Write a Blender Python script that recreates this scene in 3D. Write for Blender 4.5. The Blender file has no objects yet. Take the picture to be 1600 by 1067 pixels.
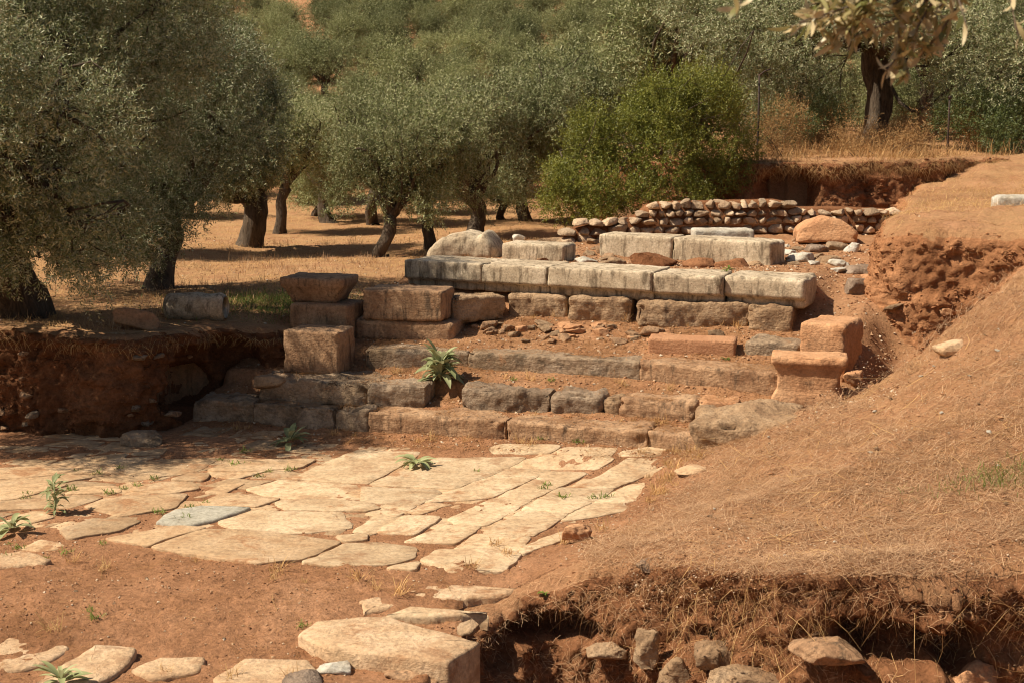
import bpy, math, random
import numpy as np
from mathutils import Vector, Matrix

# ------------------------------------------------------------------ camera, sky, sun, exposure
SC = bpy.context.scene
COL = SC.collection
F = 2198.0                      # focal length in photo pixels (photo 1600 wide)
CAM_Z = 4.0
PITCH = math.atan(360.0 / F)
cam_d = bpy.data.cameras.new("camera")
cam_d.sensor_width = 36.0
cam_d.lens = F / 1600.0 * 36.0
cam_d.clip_start = 0.05
cam_d.clip_end = 3000.0
cam_d.dof.use_dof = True
cam_d.dof.focus_distance = 16.5
cam_d.dof.aperture_fstop = 7.0
cam = bpy.data.objects.new("camera", cam_d)
cam.location = (0, 0, CAM_Z)
cam.rotation_euler = (math.pi / 2 - PITCH, 0, 0)
COL.objects.link(cam)
SC.camera = cam

SUN_EL = math.radians(52)
SUN_H = np.array([-1.0, -0.16]); SUN_H /= np.linalg.norm(SUN_H)
world = bpy.data.worlds.new("World")
SC.world = world
world.use_nodes = True
wn = world.node_tree
bg = wn.nodes["Background"]
sky = wn.nodes.new("ShaderNodeTexSky")
sky.sky_type = 'NISHITA'
sky.sun_disc = False
sky.sun_elevation = SUN_EL
sky.sun_rotation = math.atan2(SUN_H[0], SUN_H[1])
sky.air_density = 1.0
sky.dust_density = 2.0
wn.links.new(sky.outputs[0], bg.inputs[0])
bg.inputs[1].default_value = 0.05
sun_d = bpy.data.lights.new("sun", 'SUN')
sun_d.energy = 5.0
sun_d.angle = math.radians(0.5)
sun_d.color = (1.0, 0.91, 0.77)
sun = bpy.data.objects.new("sun", sun_d)
to_sun = Vector((SUN_H[0] * math.cos(SUN_EL), SUN_H[1] * math.cos(SUN_EL), math.sin(SUN_EL)))
sun.rotation_euler = (-to_sun).to_track_quat('-Z', 'Y').to_euler()
sun.location = to_sun * 60
COL.objects.link(sun)
SC.view_settings.view_transform = 'Standard'
SC.view_settings.look = 'None'
SC.view_settings.exposure = 0.48
SC.view_settings.gamma = 1.0
SC.cycles.filter_width = 1.1
SC.cycles.diffuse_bounces = 2

rng = np.random.default_rng(7)

# ------------------------------------------------------------------ helpers: numpy noise
_PERM = np.random.default_rng(3).permutation(512)
_PERM = np.concatenate([_PERM, _PERM, _PERM])
_RV = np.random.default_rng(5).uniform(-1, 1, 512)
def vnoise(p):
    p = np.asarray(p, float)
    i = np.floor(p).astype(np.int64); f = p - i
    w = f * f * f * (f * (f * 6 - 15) + 10)
    i &= 511
    x0, y0, z0 = i[..., 0], i[..., 1], i[..., 2]
    x1, y1, z1 = (x0 + 1) & 511, (y0 + 1) & 511, (z0 + 1) & 511
    def h(x, y, z): return _RV[_PERM[_PERM[_PERM[x] + y] + z] & 511]
    wx, wy, wz = w[..., 0], w[..., 1], w[..., 2]
    def L(a, b, t): return a + (b - a) * t
    return L(L(L(h(x0,y0,z0),h(x1,y0,z0),wx), L(h(x0,y1,z0),h(x1,y1,z0),wx), wy),
             L(L(h(x0,y0,z1),h(x1,y0,z1),wx), L(h(x0,y1,z1),h(x1,y1,z1),wx), wy), wz)
def fbm(p, oct=4, gain=0.5, lac=2.03):
    p = np.asarray(p, float); a = 1.0; s = 0; t = 0
    for k in range(oct):
        s = s + a * vnoise(p + 17.3 * k); t += a; a *= gain; p = p * lac
    return s / t
def ridge(p, oct=4):
    p = np.asarray(p, float); a = 1.0; s = 0; t = 0
    for k in range(oct):
        s = s + a * (1 - 2 * np.abs(vnoise(p + 9.1 * k))); t += a; a *= 0.5; p = p * 2.1
    return s / t
def smooth(a, b, x):
    t = np.clip((np.asarray(x, float) - a) / (b - a), 0, 1); return t * t * (3 - 2 * t)

# ------------------------------------------------------------------ helpers: picture measurements to world points
_cp, _sp = math.cos(PITCH), math.sin(PITCH)
def ray(px, py):
    dx = (px - 800) / F; dy = -(py - 533.5) / F
    return np.array([dx, _cp + dy * _sp, -_sp + dy * _cp])
def G(px, py, z):
    d = ray(px, py); t = (z - CAM_Z) / d[2]
    return np.array([d[0] * t, d[1] * t, z])
def D(px, py, y):
    d = ray(px, py); t = y / d[1]
    return np.array([d[0] * t, y, CAM_Z + d[2] * t])

# ------------------------------------------------------------------ helpers: meshes and tags
def tag(o, label=None, cat=None, group=None, kind=None):
    if label: o["label"] = label
    if cat: o["category"] = cat
    if group: o["group"] = group
    if kind: o["kind"] = kind
    return o
def mesh_obj(name, v, f, mats, parent=None, smooth_=True, midx=None, loc=None):
    v = np.asarray(v, np.float32)
    me = bpy.data.meshes.new(name)
    me.vertices.add(len(v)); me.vertices.foreach_set("co", v.ravel())
    if isinstance(f, np.ndarray):
        n, k = f.shape
        me.loops.add(n * k); me.loops.foreach_set("vertex_index", f.astype(np.int32).ravel())
        me.polygons.add(n); me.polygons.foreach_set("loop_start", np.arange(0, n * k, k, dtype=np.int32))
    else:
        flat = [i for q in f for i in q]; n = len(f)
        st = np.cumsum([0] + [len(q) for q in f])[:-1]
        me.loops.add(len(flat)); me.loops.foreach_set("vertex_index", np.array(flat, np.int32))
        me.polygons.add(n); me.polygons.foreach_set("loop_start", np.array(st, np.int32))
    if not isinstance(mats, (list, tuple)): mats = [mats]
    for m in mats: me.materials.append(m)
    if midx is not None: me.polygons.foreach_set("material_index", np.asarray(midx, np.int32))
    me.update(calc_edges=True)
    me.validate()
    me.polygons.foreach_set("use_smooth", np.full(len(me.polygons), smooth_))
    o = bpy.data.objects.new(name, me); COL.objects.link(o)
    if parent: o.parent = parent
    if loc is not None: o.location = loc
    return o
def empty(name, loc, rz=0.0):
    o = bpy.data.objects.new(name, None); COL.objects.link(o)
    o.location = loc; o.rotation_euler = (0, 0, rz); o.empty_display_size = 0.2
    return o
class MB:
    def __init__(s): s.v = []; s.f = []; s.n = 0; s.m = []
    def add(s, v, f, m=0):
        v = np.asarray(v, float)
        s.v.append(v); s.f += [tuple(int(i) + s.n for i in q) for q in f]; s.m += [m] * len(f); s.n += len(v)
    def build(s, name, mats, parent=None, smooth_=True, loc=None):
        return mesh_obj(name, np.concatenate(s.v), s.f, mats, parent, smooth_, s.m, loc)
def rotz(v, a):
    c, s_ = math.cos(a), math.sin(a); v = np.asarray(v, float)
    return np.stack([v[:, 0] * c - v[:, 1] * s_, v[:, 0] * s_ + v[:, 1] * c, v[:, 2]], 1)
def grid_faces(nu, nv, off=0):
    i, j = np.meshgrid(np.arange(nu - 1), np.arange(nv - 1), indexing='ij')
    a = i * nv + j
    return np.stack([a, a + nv, a + nv + 1, a + 1], -1).reshape(-1, 4) + off

# ------------------------------------------------------------------ materials
def newmat(name):
    m = bpy.data.materials.new(name); m.use_nodes = True
    nt = m.node_tree; b = nt.nodes["Principled BSDF"]
    b.inputs["Roughness"].default_value = 0.9
    b.inputs["Specular IOR Level"].default_value = 0.25
    return m, nt, b
def nd(nt, typ, **kw):
    n = nt.nodes.new(typ)
    for k, v in kw.items():
        if k in n.inputs: n.inputs[k].default_value = v
        else: setattr(n, k, v)
    return n
def ramp(nt, src, stops):
    r = nt.nodes.new("ShaderNodeValToRGB"); e = r.color_ramp.elements
    while len(e) < len(stops): e.new(0.5)
    for i, (p, c) in enumerate(stops):
        e[i].position = p
        e[i].color = (c, c, c, 1) if isinstance(c, (int, float)) else (*c, 1)
    nt.links.new(src, r.inputs[0]); return r.outputs[0]
def mixc(nt, fac, a, b, mode='MIX'):
    n = nt.nodes.new("ShaderNodeMix"); n.data_type = 'RGBA'; n.blend_type = mode
    for s, v in ((0, fac), (6, a), (7, b)):
        if isinstance(v, (int, float)): n.inputs[s].default_value = v
        elif isinstance(v, tuple): n.inputs[s].default_value = (*v, 1)
        else: nt.links.new(v, n.inputs[s])
    return n.outputs[2]
def math_(nt, op, a, b=0.0):
    n = nt.nodes.new("ShaderNodeMath"); n.operation = op
    for s, v in ((0, a), (1, b)):
        if isinstance(v, (int, float)): n.inputs[s].default_value = v
        else: nt.links.new(v, n.inputs[s])
    return n.outputs[0]
def noise_t(nt, vec, scale, detail=6, rough=0.6, dist=0.0):
    n = nt.nodes.new("ShaderNodeTexNoise")
    n.inputs["Scale"].default_value = scale; n.inputs["Detail"].default_value = detail
    n.inputs["Roughness"].default_value = rough; n.inputs["Distortion"].default_value = dist
    nt.links.new(vec, n.inputs["Vector"]); return n.outputs[0]
def obj_vec(nt, stretch=None):
    tc = nt.nodes.new("ShaderNodeTexCoord"); oi = nt.nodes.new("ShaderNodeObjectInfo")
    m = nt.nodes.new("ShaderNodeVectorMath"); m.operation = 'MULTIPLY_ADD'
    cb = nt.nodes.new("ShaderNodeCombineXYZ")
    for k in range(3): nt.links.new(oi.outputs["Random"], cb.inputs[k])
    nt.links.new(cb.outputs[0], m.inputs[0]); m.inputs[1].default_value = (53, 31, 77)
    nt.links.new(tc.outputs["Object"], m.inputs[2])
    out = m.outputs[0]
    if stretch:
        mp = nt.nodes.new("ShaderNodeMapping"); mp.inputs["Scale"].default_value = stretch
        nt.links.new(out, mp.inputs[0]); out = mp.outputs[0]
    return out
def bump(nt, b, h, strength=0.5, dist=0.02):
    n = nt.nodes.new("ShaderNodeBump"); n.inputs["Strength"].default_value = strength
    n.inputs["Distance"].default_value = dist
    nt.links.new(h, n.inputs["Height"]); nt.links.new(n.outputs[0], b.inputs["Normal"])
def stone_mat(name, light, mid, dark, stain, stain_at=0.56, bumps=0.6, fine=30, streak=False, island=False, isl=(0.6, 0.95, 1.35), dirt=0.0):
    m, nt, b = newmat(name)
    v = obj_vec(nt)
    n1 = noise_t(nt, v, 2.2, 8, 0.65, 0.6)
    col = ramp(nt, n1, [(0.30, dark), (0.48, mid), (0.68, light)])
    n2 = noise_t(nt, v, fine, 5, 0.7)
    col = mixc(nt, 0.75, col, ramp(nt, n2, [(0.28, 0.45), (0.5, 0.95), (0.72, 1.3)]), 'MULTIPLY')
    vs = obj_vec(nt, (3.2, 3.2, 0.7)) if streak else v
    n3 = noise_t(nt, vs, 3.4, 7, 0.7, 0.3)
    col = mixc(nt, ramp(nt, n3, [(stain_at - 0.04, 0.0), (stain_at + 0.10, 0.85)]), col, stain)
    n5 = noise_t(nt, v, 60, 3, 0.6)
    col = mixc(nt, ramp(nt, n5, [(0.60, 0.0), (0.70, 0.6)]), col, stain)
    if island:
        g = nt.nodes.new("ShaderNodeNewGeometry")
        col = mixc(nt, 1.0, col, ramp(nt, g.outputs["Random Per Island"], [(0.0, isl[0]), (0.5, isl[1]), (1.0, isl[2])]), 'MULTIPLY')
    if dirt:
        gp = nt.nodes.new("ShaderNodeNewGeometry")
        nz = noise_t(nt, gp.outputs["Position"], 1.9, 10, 0.74, 0.5)
        dc = mixc(nt, ramp(nt, n2, [(0.3, 0.0), (0.7, 1.0)]), (0.26, 0.12, 0.052), (0.42, 0.22, 0.10))
        col = mixc(nt, ramp(nt, nz, [(dirt, 0.0), (dirt + 0.09, 0.9)]), col, dc)
    nt.links.new(col, b.inputs["Base Color"])
    vo = nt.nodes.new("ShaderNodeTexVoronoi"); vo.inputs["Scale"].default_value = 26
    nt.links.new(v, vo.inputs["Vector"])
    h = math_(nt, 'ADD', noise_t(nt, v, 14, 9, 0.72), math_(nt, 'MULTIPLY', n2, 0.6))
    h = math_(nt, 'ADD', h, math_(nt, 'MULTIPLY', vo.outputs[0], 0.3))
    lay = noise_t(nt, obj_vec(nt, (1.2, 1.2, 7.0)), 3.0, 8, 0.7, 1.2)
    h = math_(nt, 'ADD', h, math_(nt, 'MULTIPLY', lay, 0.8 if bumps > 0.5 else 0.2))
    bump(nt, b, h, bumps, 0.03)
    return m
M = {}
M['marble'] = stone_mat("weathered_marble", (0.66, 0.53, 0.365), (0.50, 0.385, 0.25), (0.33, 0.24, 0.15), (0.13, 0.093, 0.055), 0.53, 0.28, 34, True)
M['marble_white'] = stone_mat("pale_marble", (0.62, 0.56, 0.46), (0.50, 0.44, 0.34), (0.36, 0.29, 0.2), (0.2, 0.15, 0.1), 0.64, 0.5, 26)
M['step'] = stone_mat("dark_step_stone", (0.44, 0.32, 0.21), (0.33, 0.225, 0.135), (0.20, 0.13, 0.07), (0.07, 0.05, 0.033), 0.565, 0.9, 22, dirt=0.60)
M['grey_step'] = stone_mat("grey_schist", (0.40, 0.29, 0.19), (0.29, 0.20, 0.125), (0.19, 0.12, 0.07), (0.08, 0.055, 0.035), 0.57, 1.0, 20)
M['brown'] = stone_mat("brown_limestone", (0.50, 0.31, 0.17), (0.38, 0.22, 0.115), (0.25, 0.13, 0.065), (0.085, 0.055, 0.033), 0.56, 0.6, 26, True, dirt=0.62)
M['orange'] = stone_mat("orange_sandstone", (0.62, 0.35, 0.18), (0.52, 0.265, 0.125), (0.36, 0.165, 0.075), (0.13, 0.075, 0.04), 0.63, 0.55, 30)
M['pink'] = stone_mat("pink_granular_stone", (0.60, 0.31, 0.155), (0.54, 0.265, 0.13), (0.46, 0.215, 0.10), (0.33, 0.15, 0.07), 0.66, 0.9, 70)
M['rubble'] = stone_mat("rubble_stone", (0.50, 0.34, 0.20), (0.36, 0.225, 0.12), (0.22, 0.125, 0.065), (0.10, 0.065, 0.04), 0.60, 0.9, 24)
M['wall_stone1'] = stone_mat("rubble_boulder", (0.46, 0.33, 0.21), (0.33, 0.22, 0.13), (0.21, 0.125, 0.07), (0.10, 0.065, 0.04), 0.60, 0.9, 24)
M['wall_stone'] = stone_mat("wall_rubble_stone", (0.52, 0.38, 0.25), (0.40, 0.275, 0.165), (0.26, 0.16, 0.09), (0.10, 0.065, 0.04), 0.62, 0.9, 24, False, True, (0.8, 1.15, 1.6))
M['slab'] = stone_mat("paving_stone", (0.68, 0.50, 0.305), (0.57, 0.395, 0.225), (0.42, 0.26, 0.135), (0.36, 0.20, 0.10), 0.585, 0.35, 18, False, True, (0.80, 0.95, 1.06), 0.56)
M['slab_tan'] = stone_mat("dusty_paving_stone", (0.58, 0.40, 0.235), (0.48, 0.31, 0.165), (0.36, 0.21, 0.105), (0.32, 0.17, 0.08), 0.60, 0.4, 18, False, True, (0.74, 0.95, 1.15), 0.54)
M['slab_front'] = stone_mat("foreground_paving_stone", (0.66, 0.46, 0.28), (0.55, 0.36, 0.20), (0.42, 0.25, 0.13), (0.33, 0.18, 0.09), 0.57, 0.6, 22, dirt=0.55)
M['slab_blue'] = stone_mat("bluish_slab", (0.47, 0.42, 0.33), (0.41, 0.365, 0.275), (0.34, 0.285, 0.20), (0.30, 0.22, 0.13), 0.64, 0.4, 22)
M['schist'] = stone_mat("grey_flat_schist", (0.38, 0.28, 0.20), (0.28, 0.195, 0.13), (0.19, 0.12, 0.075), (0.10, 0.06, 0.04), 0.60, 0.9, 26)

def earth_mat(name, a, b_, c, straw, bumps, use_attr):
    m, nt, b = newmat(name)
    b.inputs["Specular IOR Level"].default_value = 0.05
    g = nt.nodes.new("ShaderNodeNewGeometry"); v = g.outputs["Position"]
    n1 = noise_t(nt, v, 0.9, 9, 0.66, 0.4)
    col = ramp(nt, n1, [(0.32, c), (0.5, b_), (0.68, a)])
    n2 = noise_t(nt, v, 22, 7, 0.75)
    col = mixc(nt, 0.9, col, ramp(nt, n2, [(0.28, 0.42), (0.5, 0.95), (0.74, 1.42)]), 'MULTIPLY')
    vo = nt.nodes.new("ShaderNodeTexVoronoi"); vo.inputs["Scale"].default_value = 42
    nt.links.new(v, vo.inputs["Vector"])
    speck = ramp(nt, vo.outputs[0], [(0.10, 1.0), (0.2, 0.0)])
    gate = ramp(nt, noise_t(nt, v, 5, 4, 0.6), [(0.5, 0.0), (0.62, 0.7)])
    col = mixc(nt, math_(nt, 'MULTIPLY', speck, gate), col, (0.50, 0.34, 0.20))
    if use_attr:
        at = nt.nodes.new("ShaderNodeAttribute"); at.attribute_name = "straw"
        sn = ramp(nt, noise_t(nt, v, 1.7, 10, 0.78), [(0.36, 0.05), (0.60, 1.0)])
        fine = mixc(nt, ramp(nt, noise_t(nt, v, 70, 4, 0.8), [(0.35, 0.0), (0.65, 1.0)]), tuple(x * 0.5 for x in straw), straw)
        col = mixc(nt, math_(nt, 'MULTIPLY', at.outputs["Fac"], sn), col, fine)
    nt.links.new(col, b.inputs["Base Color"])
    h = math_(nt, 'ADD', noise_t(nt, v, 9, 10, 0.75), math_(nt, 'MULTIPLY', noise_t(nt, v, 48, 5, 0.7), 0.35))
    bump(nt, b, h, bumps, 0.06)
    return m
M['ground'] = earth_mat("dry_earth", (0.50, 0.26, 0.135), (0.41, 0.20, 0.098), (0.29, 0.135, 0.063), (0.60, 0.36, 0.165), 0.9, True)
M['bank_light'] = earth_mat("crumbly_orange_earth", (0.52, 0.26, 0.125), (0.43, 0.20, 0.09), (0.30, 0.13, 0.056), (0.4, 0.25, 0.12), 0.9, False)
M['bank_shade'] = earth_mat("shade_darkened_earth", (0.32, 0.145, 0.065), (0.23, 0.098, 0.043), (0.14, 0.058, 0.025), (0.4, 0.25, 0.12), 1.0, False)  # bank earth colours lowered for the left bank: its shade is painted in
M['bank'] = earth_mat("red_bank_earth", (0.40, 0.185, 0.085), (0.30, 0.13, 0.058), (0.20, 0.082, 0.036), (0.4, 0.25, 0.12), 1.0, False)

m, nt, b = newmat("soil_crumbs")
g_ = nt.nodes.new("ShaderNodeNewGeometry")
nt.links.new(ramp(nt, g_.outputs["Random Per Island"], [(0.0, (0.16, 0.075, 0.035)), (0.45, (0.34, 0.17, 0.08)), (0.8, (0.45, 0.28, 0.15)), (1.0, (0.62, 0.50, 0.35))]), b.inputs["Base Color"])
M['crumb'] = m
def leaf_mat(name, top, top2, under, rough=0.5, spec=0.22, trans=0.12, var=0.2):
    m, nt, b = newmat(name)
    g = nt.nodes.new("ShaderNodeNewGeometry")
    col = mixc(nt, g.outputs["Random Per Island"], top, top2)
    col = mixc(nt, g.outputs["Backfacing"], col, under)
    oi = nt.nodes.new("ShaderNodeObjectInfo")
    col = mixc(nt, 1.0, col, ramp(nt, oi.outputs["Random"], [(0.0, (1 - var, 1 - var, 1 - 1.3 * var)), (1.0, (1 + var, 1 + .8 * var, 1 + .3 * var))]), 'MULTIPLY')
    nt.links.new(col, b.inputs["Base Color"])
    b.inputs["Roughness"].default_value = rough
    b.inputs["Specular IOR Level"].default_value = spec
    tr = nt.nodes.new("ShaderNodeBsdfTranslucent"); nt.links.new(col, tr.inputs[0])
    mx = nt.nodes.new("ShaderNodeMixShader"); mx.inputs[0].default_value = trans
    nt.links.new(b.outputs[0], mx.inputs[1]); nt.links.new(tr.outputs[0], mx.inputs[2])
    nt.links.new(mx.outputs[0], nt.nodes["Material Output"].inputs[0])
    return m
M['olive'] = leaf_mat("olive_leaves", (0.10, 0.132, 0.048), (0.24, 0.262, 0.125), (0.40, 0.395, 0.25))
M['olive_mid'] = leaf_mat("grove_olive_leaves", (0.125, 0.155, 0.05), (0.26, 0.275, 0.12), (0.38, 0.375, 0.21), 0.55, 0.18, 0.12, 0.25)
M['olive_far'] = leaf_mat("distant_olive_leaves", (0.14, 0.165, 0.058), (0.265, 0.28, 0.125), (0.33, 0.33, 0.18), 0.6, 0.15, 0.14, 0.32)
M['bush'] = leaf_mat("yellow_green_leaves", (0.105, 0.135, 0.02), (0.32, 0.31, 0.042), (0.24, 0.24, 0.05), 0.5, 0.3, 0.2)
M['scrub'] = leaf_mat("dry_scrub_leaves", (0.36, 0.20, 0.085), (0.52, 0.33, 0.155), (0.42, 0.25, 0.11), 0.8, 0.1, 0.2)
M['dark_shrub'] = leaf_mat("dark_shrub_leaves", (0.06, 0.085, 0.02), (0.12, 0.14, 0.035), (0.12, 0.14, 0.05), 0.5, 0.4)
M['weed'] = leaf_mat("grey_green_weed_leaves", (0.24, 0.27, 0.12), (0.42, 0.44, 0.24), (0.40, 0.41, 0.24), 0.6, 0.3, 0.3)
M['greenweed'] = leaf_mat("green_weed_leaves", (0.14, 0.20, 0.03), (0.22, 0.26, 0.05), (0.2, 0.24, 0.06), 0.6, 0.3, 0.3)
M['fg_leaf'] = leaf_mat("foreground_olive_leaves", (0.20, 0.21, 0.06), (0.66, 0.52, 0.25), (0.72, 0.58, 0.34), 0.4, 0.4, 0.3)
M['straw'] = leaf_mat("dry_straw", (0.18, 0.085, 0.042), (0.66, 0.44, 0.265), (0.52, 0.32, 0.18), 0.7, 0.2, 0.2)
M['straw_gold'] = leaf_mat("dry_grass_blades", (0.42, 0.235, 0.095), (0.72, 0.48, 0.22), (0.6, 0.38, 0.17), 0.7, 0.2, 0.3)
M['straw_red'] = leaf_mat("rust_brown_needles", (0.26, 0.115, 0.045), (0.50, 0.255, 0.10), (0.4, 0.2, 0.08), 0.7, 0.2, 0.2)
def bark_mat(name, a, b_):
    m, nt, b = newmat(name)
    v = obj_vec(nt, (5, 5, 1.1))
    n = noise_t(nt, v, 3, 8, 0.7, 0.5)
    nt.links.new(ramp(nt, n, [(0.34, b_), (0.62, a)]), b.inputs["Base Color"])
    bump(nt, b, n, 1.0, 0.08)
    return m
M['bark'] = bark_mat("olive_bark", (0.16, 0.115, 0.075), (0.05, 0.035, 0.022))
M['bark_light'] = bark_mat("branch_bark", (0.30, 0.22, 0.15), (0.16, 0.11, 0.07))
m, nt, b = newmat("rusty_dark_iron")
nt.links.new(ramp(nt, noise_t(nt, obj_vec(nt), 20), [(0.4, (0.03, 0.022, 0.017)), (0.7, (0.09, 0.045, 0.025))]), b.inputs["Base Color"])
b.inputs["Roughness"].default_value = 0.7
M['iron'] = m

# ------------------------------------------------------------------ terrain
O = np.array([-0.46, 16.84]); ROT = math.radians(18)
U = np.array([math.cos(ROT), -math.sin(ROT)]); V = np.array([math.sin(ROT), math.cos(ROT)])
def uv(x, y): return (x - O[0]) * U[0] + (y - O[1]) * U[1], (x - O[0]) * V[0] + (y - O[1]) * V[1]
def from_uv(u, v): return O + U * u + V * v

def tps(pts, reg=0.002):
    pts = np.array(pts, float); P = pts[:, :2]; z = pts[:, 2]; n = len(P)
    def K(r): return np.where(r > 1e-9, r * r * np.log(np.maximum(r, 1e-9)), 0)
    d = np.linalg.norm(P[:, None] - P[None], axis=-1)
    A = np.zeros((n + 3, n + 3)); A[:n, :n] = K(d) + reg * np.eye(n)
    A[:n, n] = 1; A[:n, n + 1:] = P; A[n, :n] = 1; A[n + 1:, :n] = P.T
    w = np.linalg.solve(A, np.concatenate([z, np.zeros(3)]))
    def f(x, y):
        x = np.asarray(x, float); s = w[n] + w[n + 1] * x + w[n + 2] * y
        for k in range(n): s = s + w[k] * K(np.hypot(x - P[k, 0], y - P[k, 1]))
        return s
    return f
MOUND0 = tps([(.45,10.97,.24),(.15,10.85,.12),(-.2,10.6,.02),(.85,10.9,.42),(3.46,9.5,.86),(1.9,9.5,.75),(1.0,11,.46),(.27,11.9,.10),(1.2,14.2,-.02),(1.93,16.3,.02),(.6,13.0,-.02),(2.24,15.9,.19),(3.34,15.6,.66),
    (3.2,16.3,.46),(2.75,16.1,.26),(3.9,15.6,.79),(4.3,15.75,.98),(4.63,15.9,1.16),(5.16,16.1,1.58),(5.7,16.4,1.9),(6.3,17,2.2),(5.0,13.8,1.45),(4.37,12,1.12),(2.84,12.5,.72),(3.34,11.3,.80),(1.99,12.5,.43),(2.6,14,.5),(3.6,14,.86),
    (5.6,20.8,2.46),(5.3,18.8,2.5),(6.05,18.4,2.5),(6.6,17.6,2.45),(6.4,23,2.42),(7.1,25.3,2.45),(7.9,27.5,2.65),(9.5,28.6,3.02),
    (9,24,2.5),(9,20,2.7),(9,16,2.8),(8,12,2.1),(6,10,1.4),(12,28,3.0),(13,18,3.1),(13,11,2.7)])
def MOUND(x, y):
    m_ = MOUND0(x, y); q = np.stack([np.asarray(x, float), np.asarray(y, float), 0 * m_ + 11], -1)
    return m_ + smooth(.12, .5, m_) * (.075 * fbm(q * 1.15, 3) + .02 * fbm(q * 3.7, 2))
_rv = [-9,-.9,-.4,-.25,.1,.16,.27,.31,.60,.65,.95,.99,1.30,1.37,1.7,2.3,2.62,2.78,2.95,3.2,3.4,6,8.5,11,14]
_rz = [0,.0,.05,.08,.10,.325,.335,.36,.40,.59,.62,.66,.70,.89,.93,1.03,1.13,1.17,1.25,1.42,1.74,1.70,1.84,1.9,1.95]
def H_low(x, y):
    u, v = uv(x, y)
    z = np.interp(v, _rv, _rz)
    pit = .50 * smooth(4.3, 4.9, u) * smooth(3.75, 3.0, v) * smooth(.8, 1.3, v)
    z2 = -pit + np.interp(v, [-.3, .3, 1.0, 1.8, 2.6, 3.4, 4.4, 6.0, 8.5], [.1, .35, .55, .78, 1.15, 1.42, 1.58, 1.68, 1.84])
    z = z + (z2 - z) * smooth(3.55, 3.95, u)
    z = z * smooth(-3.95, -3.75, u)
    dirt = smooth(0.2, 1.2, 1.7 - np.hypot((x + 2.3) / 2.2, (y - 11.2) / 0.9)) * 0.07
    base = 0.13 * smooth(-1.3, -.30, v) * smooth(-1.6, 1.2, u) + dirt
    return np.maximum(z, base)
L_EDGE = [(-16,17.3,1.3,.02),(-9,17.5,1.3,.02),(-6.4,17.55,1.28,.02),(-5.3,17.3,1.26,.0),(-4.75,17.25,1.18,.0),(-4.38,17.7,1.1,.0),(-4.05,18.3,1.1,.02),(-3.6,18.62,1.07,.2),(-3.1,18.75,1.02,.55),(-2.65,18.95,.98,.7)]
T_EDGE = [(12.5,28.9,3.1,2.95),(9.5,28.5,3.05,2.8),(8.5,27.7,3.06,2.3),(7,27.2,3.06,1.95),(5.5,27.0,3.05,1.85),(4.6,27.2,3.04,1.85),(3.7,27.8,3.0,1.6),(3.0,29,2.95,1.3),(2.6,33,2.9,1.2),(2.5,40,2.9,1.3)]
C_EDGE = [(7.9,27.5,2.65,2.3),(7.0,25.3,2.45,1.85),(6.3,23,2.42,1.72),(5.6,21.0,2.46,1.6),(5.05,19.5,2.5,1.4),(4.98,18.85,2.5,1.1),(5.35,18.5,2.5,.85),(5.95,18.15,2.48,.82),(6.45,17.8,2.42,.85),(6.4,17.2,2.28,.85),(5.8,16.75,1.93,.8),(5.16,16.4,1.58,.7),(4.63,16.15,1.16,.6),(4.2,16.0,.92,.5),(3.75,15.95,.74,.4)]
F_EDGE = [(-.34,10.38,.02,-.5),(-.12,10.62,.05,-.6),(.15,10.8,.13,-.7),(.45,10.95,.25,-.8),(.8,10.88,.43,-.8),(1.15,10.5,.55,-.8),(1.45,10.05,.64,-.8),(1.9,9.6,.74,-.8),(2.7,9.38,.80,-.8),(3.46,9.45,.86,-.8),(5,9.5,1.1,-.8),(8,9.5,1.9,-.8),(12,9.5,2.6,-.8)]
def H_hill(x, y):
    z = np.interp(y, [38, 50, 60, 80, 100, 120, 140, 200, 300, 450], [0.9, 1.5, 2.7, 6.5, 10.8, 15.4, 20.4, 36, 62, 95])
    return z + smooth(60, 120, y) * 2.2 * vnoise(np.stack([x * 0.02, y * 0.02, 0 * x + 4], -1)) + 0.006 * np.maximum(0, -x) * smooth(60, 150, y)
def polyline_offset(pts, d):
    P = np.array(pts, float)[:, :2]; t = np.gradient(P, axis=0); t /= np.linalg.norm(t, axis=1)[:, None]
    n = np.stack([-t[:, 1], t[:, 0]], 1)
    return P + n * d
def inside(poly, x, y):
    poly = np.asarray(poly, float); r = np.zeros(x.shape, bool); j = len(poly) - 1
    for i in range(len(poly)):
        xi, yi = poly[i]; xj, yj = poly[j]
        c = ((yi > y) != (yj > y)) & (x < (xj - xi) * (y - yi) / (yj - yi + 1e-12) + xi)
        r ^= c; j = i
    return r
INS = 0.45
L_in = polyline_offset(L_EDGE, INS)              # walking left to right, plateau on the left hand (behind)
T_in = polyline_offset(T_EDGE, -INS)
C_in = polyline_offset(C_EDGE, INS)
F_in = polyline_offset(F_EDGE, INS)
L_poly = np.concatenate([L_in, [(-2.45,19.4),(-2.35,20.2),(-1.9,20.9),(-1.2,22.3),(0.4,24.3),(1.4,26),(2.0,28),(2.4,33),(2.4,60),(-60,60),(-60,17.5)]])
T_poly = np.concatenate([T_in, [(2.6,60),(60,60),(60,30)]])
C_poly = np.concatenate([F_in, [(60,9.9),(60,31),(12.5,29.6),(9.5,29.2)], C_in, [(3.3,16.3),(2.5,16.4),(2.0,16.9),(1.2,15.6),(0.2,13.5),(-.6,12.2)]])
def L_h(x, y):
    return np.interp(y, [17, 18.5, 22, 30, 38], [1.27, 1.2, 1.16, 1.08, 1.0]) - 0.22 * smooth(-4.2, -2.5, x) * smooth(22, 18.5, y) + 0.05 * vnoise(np.stack([x * .6, y * .6, 0 * x], -1))
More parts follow.
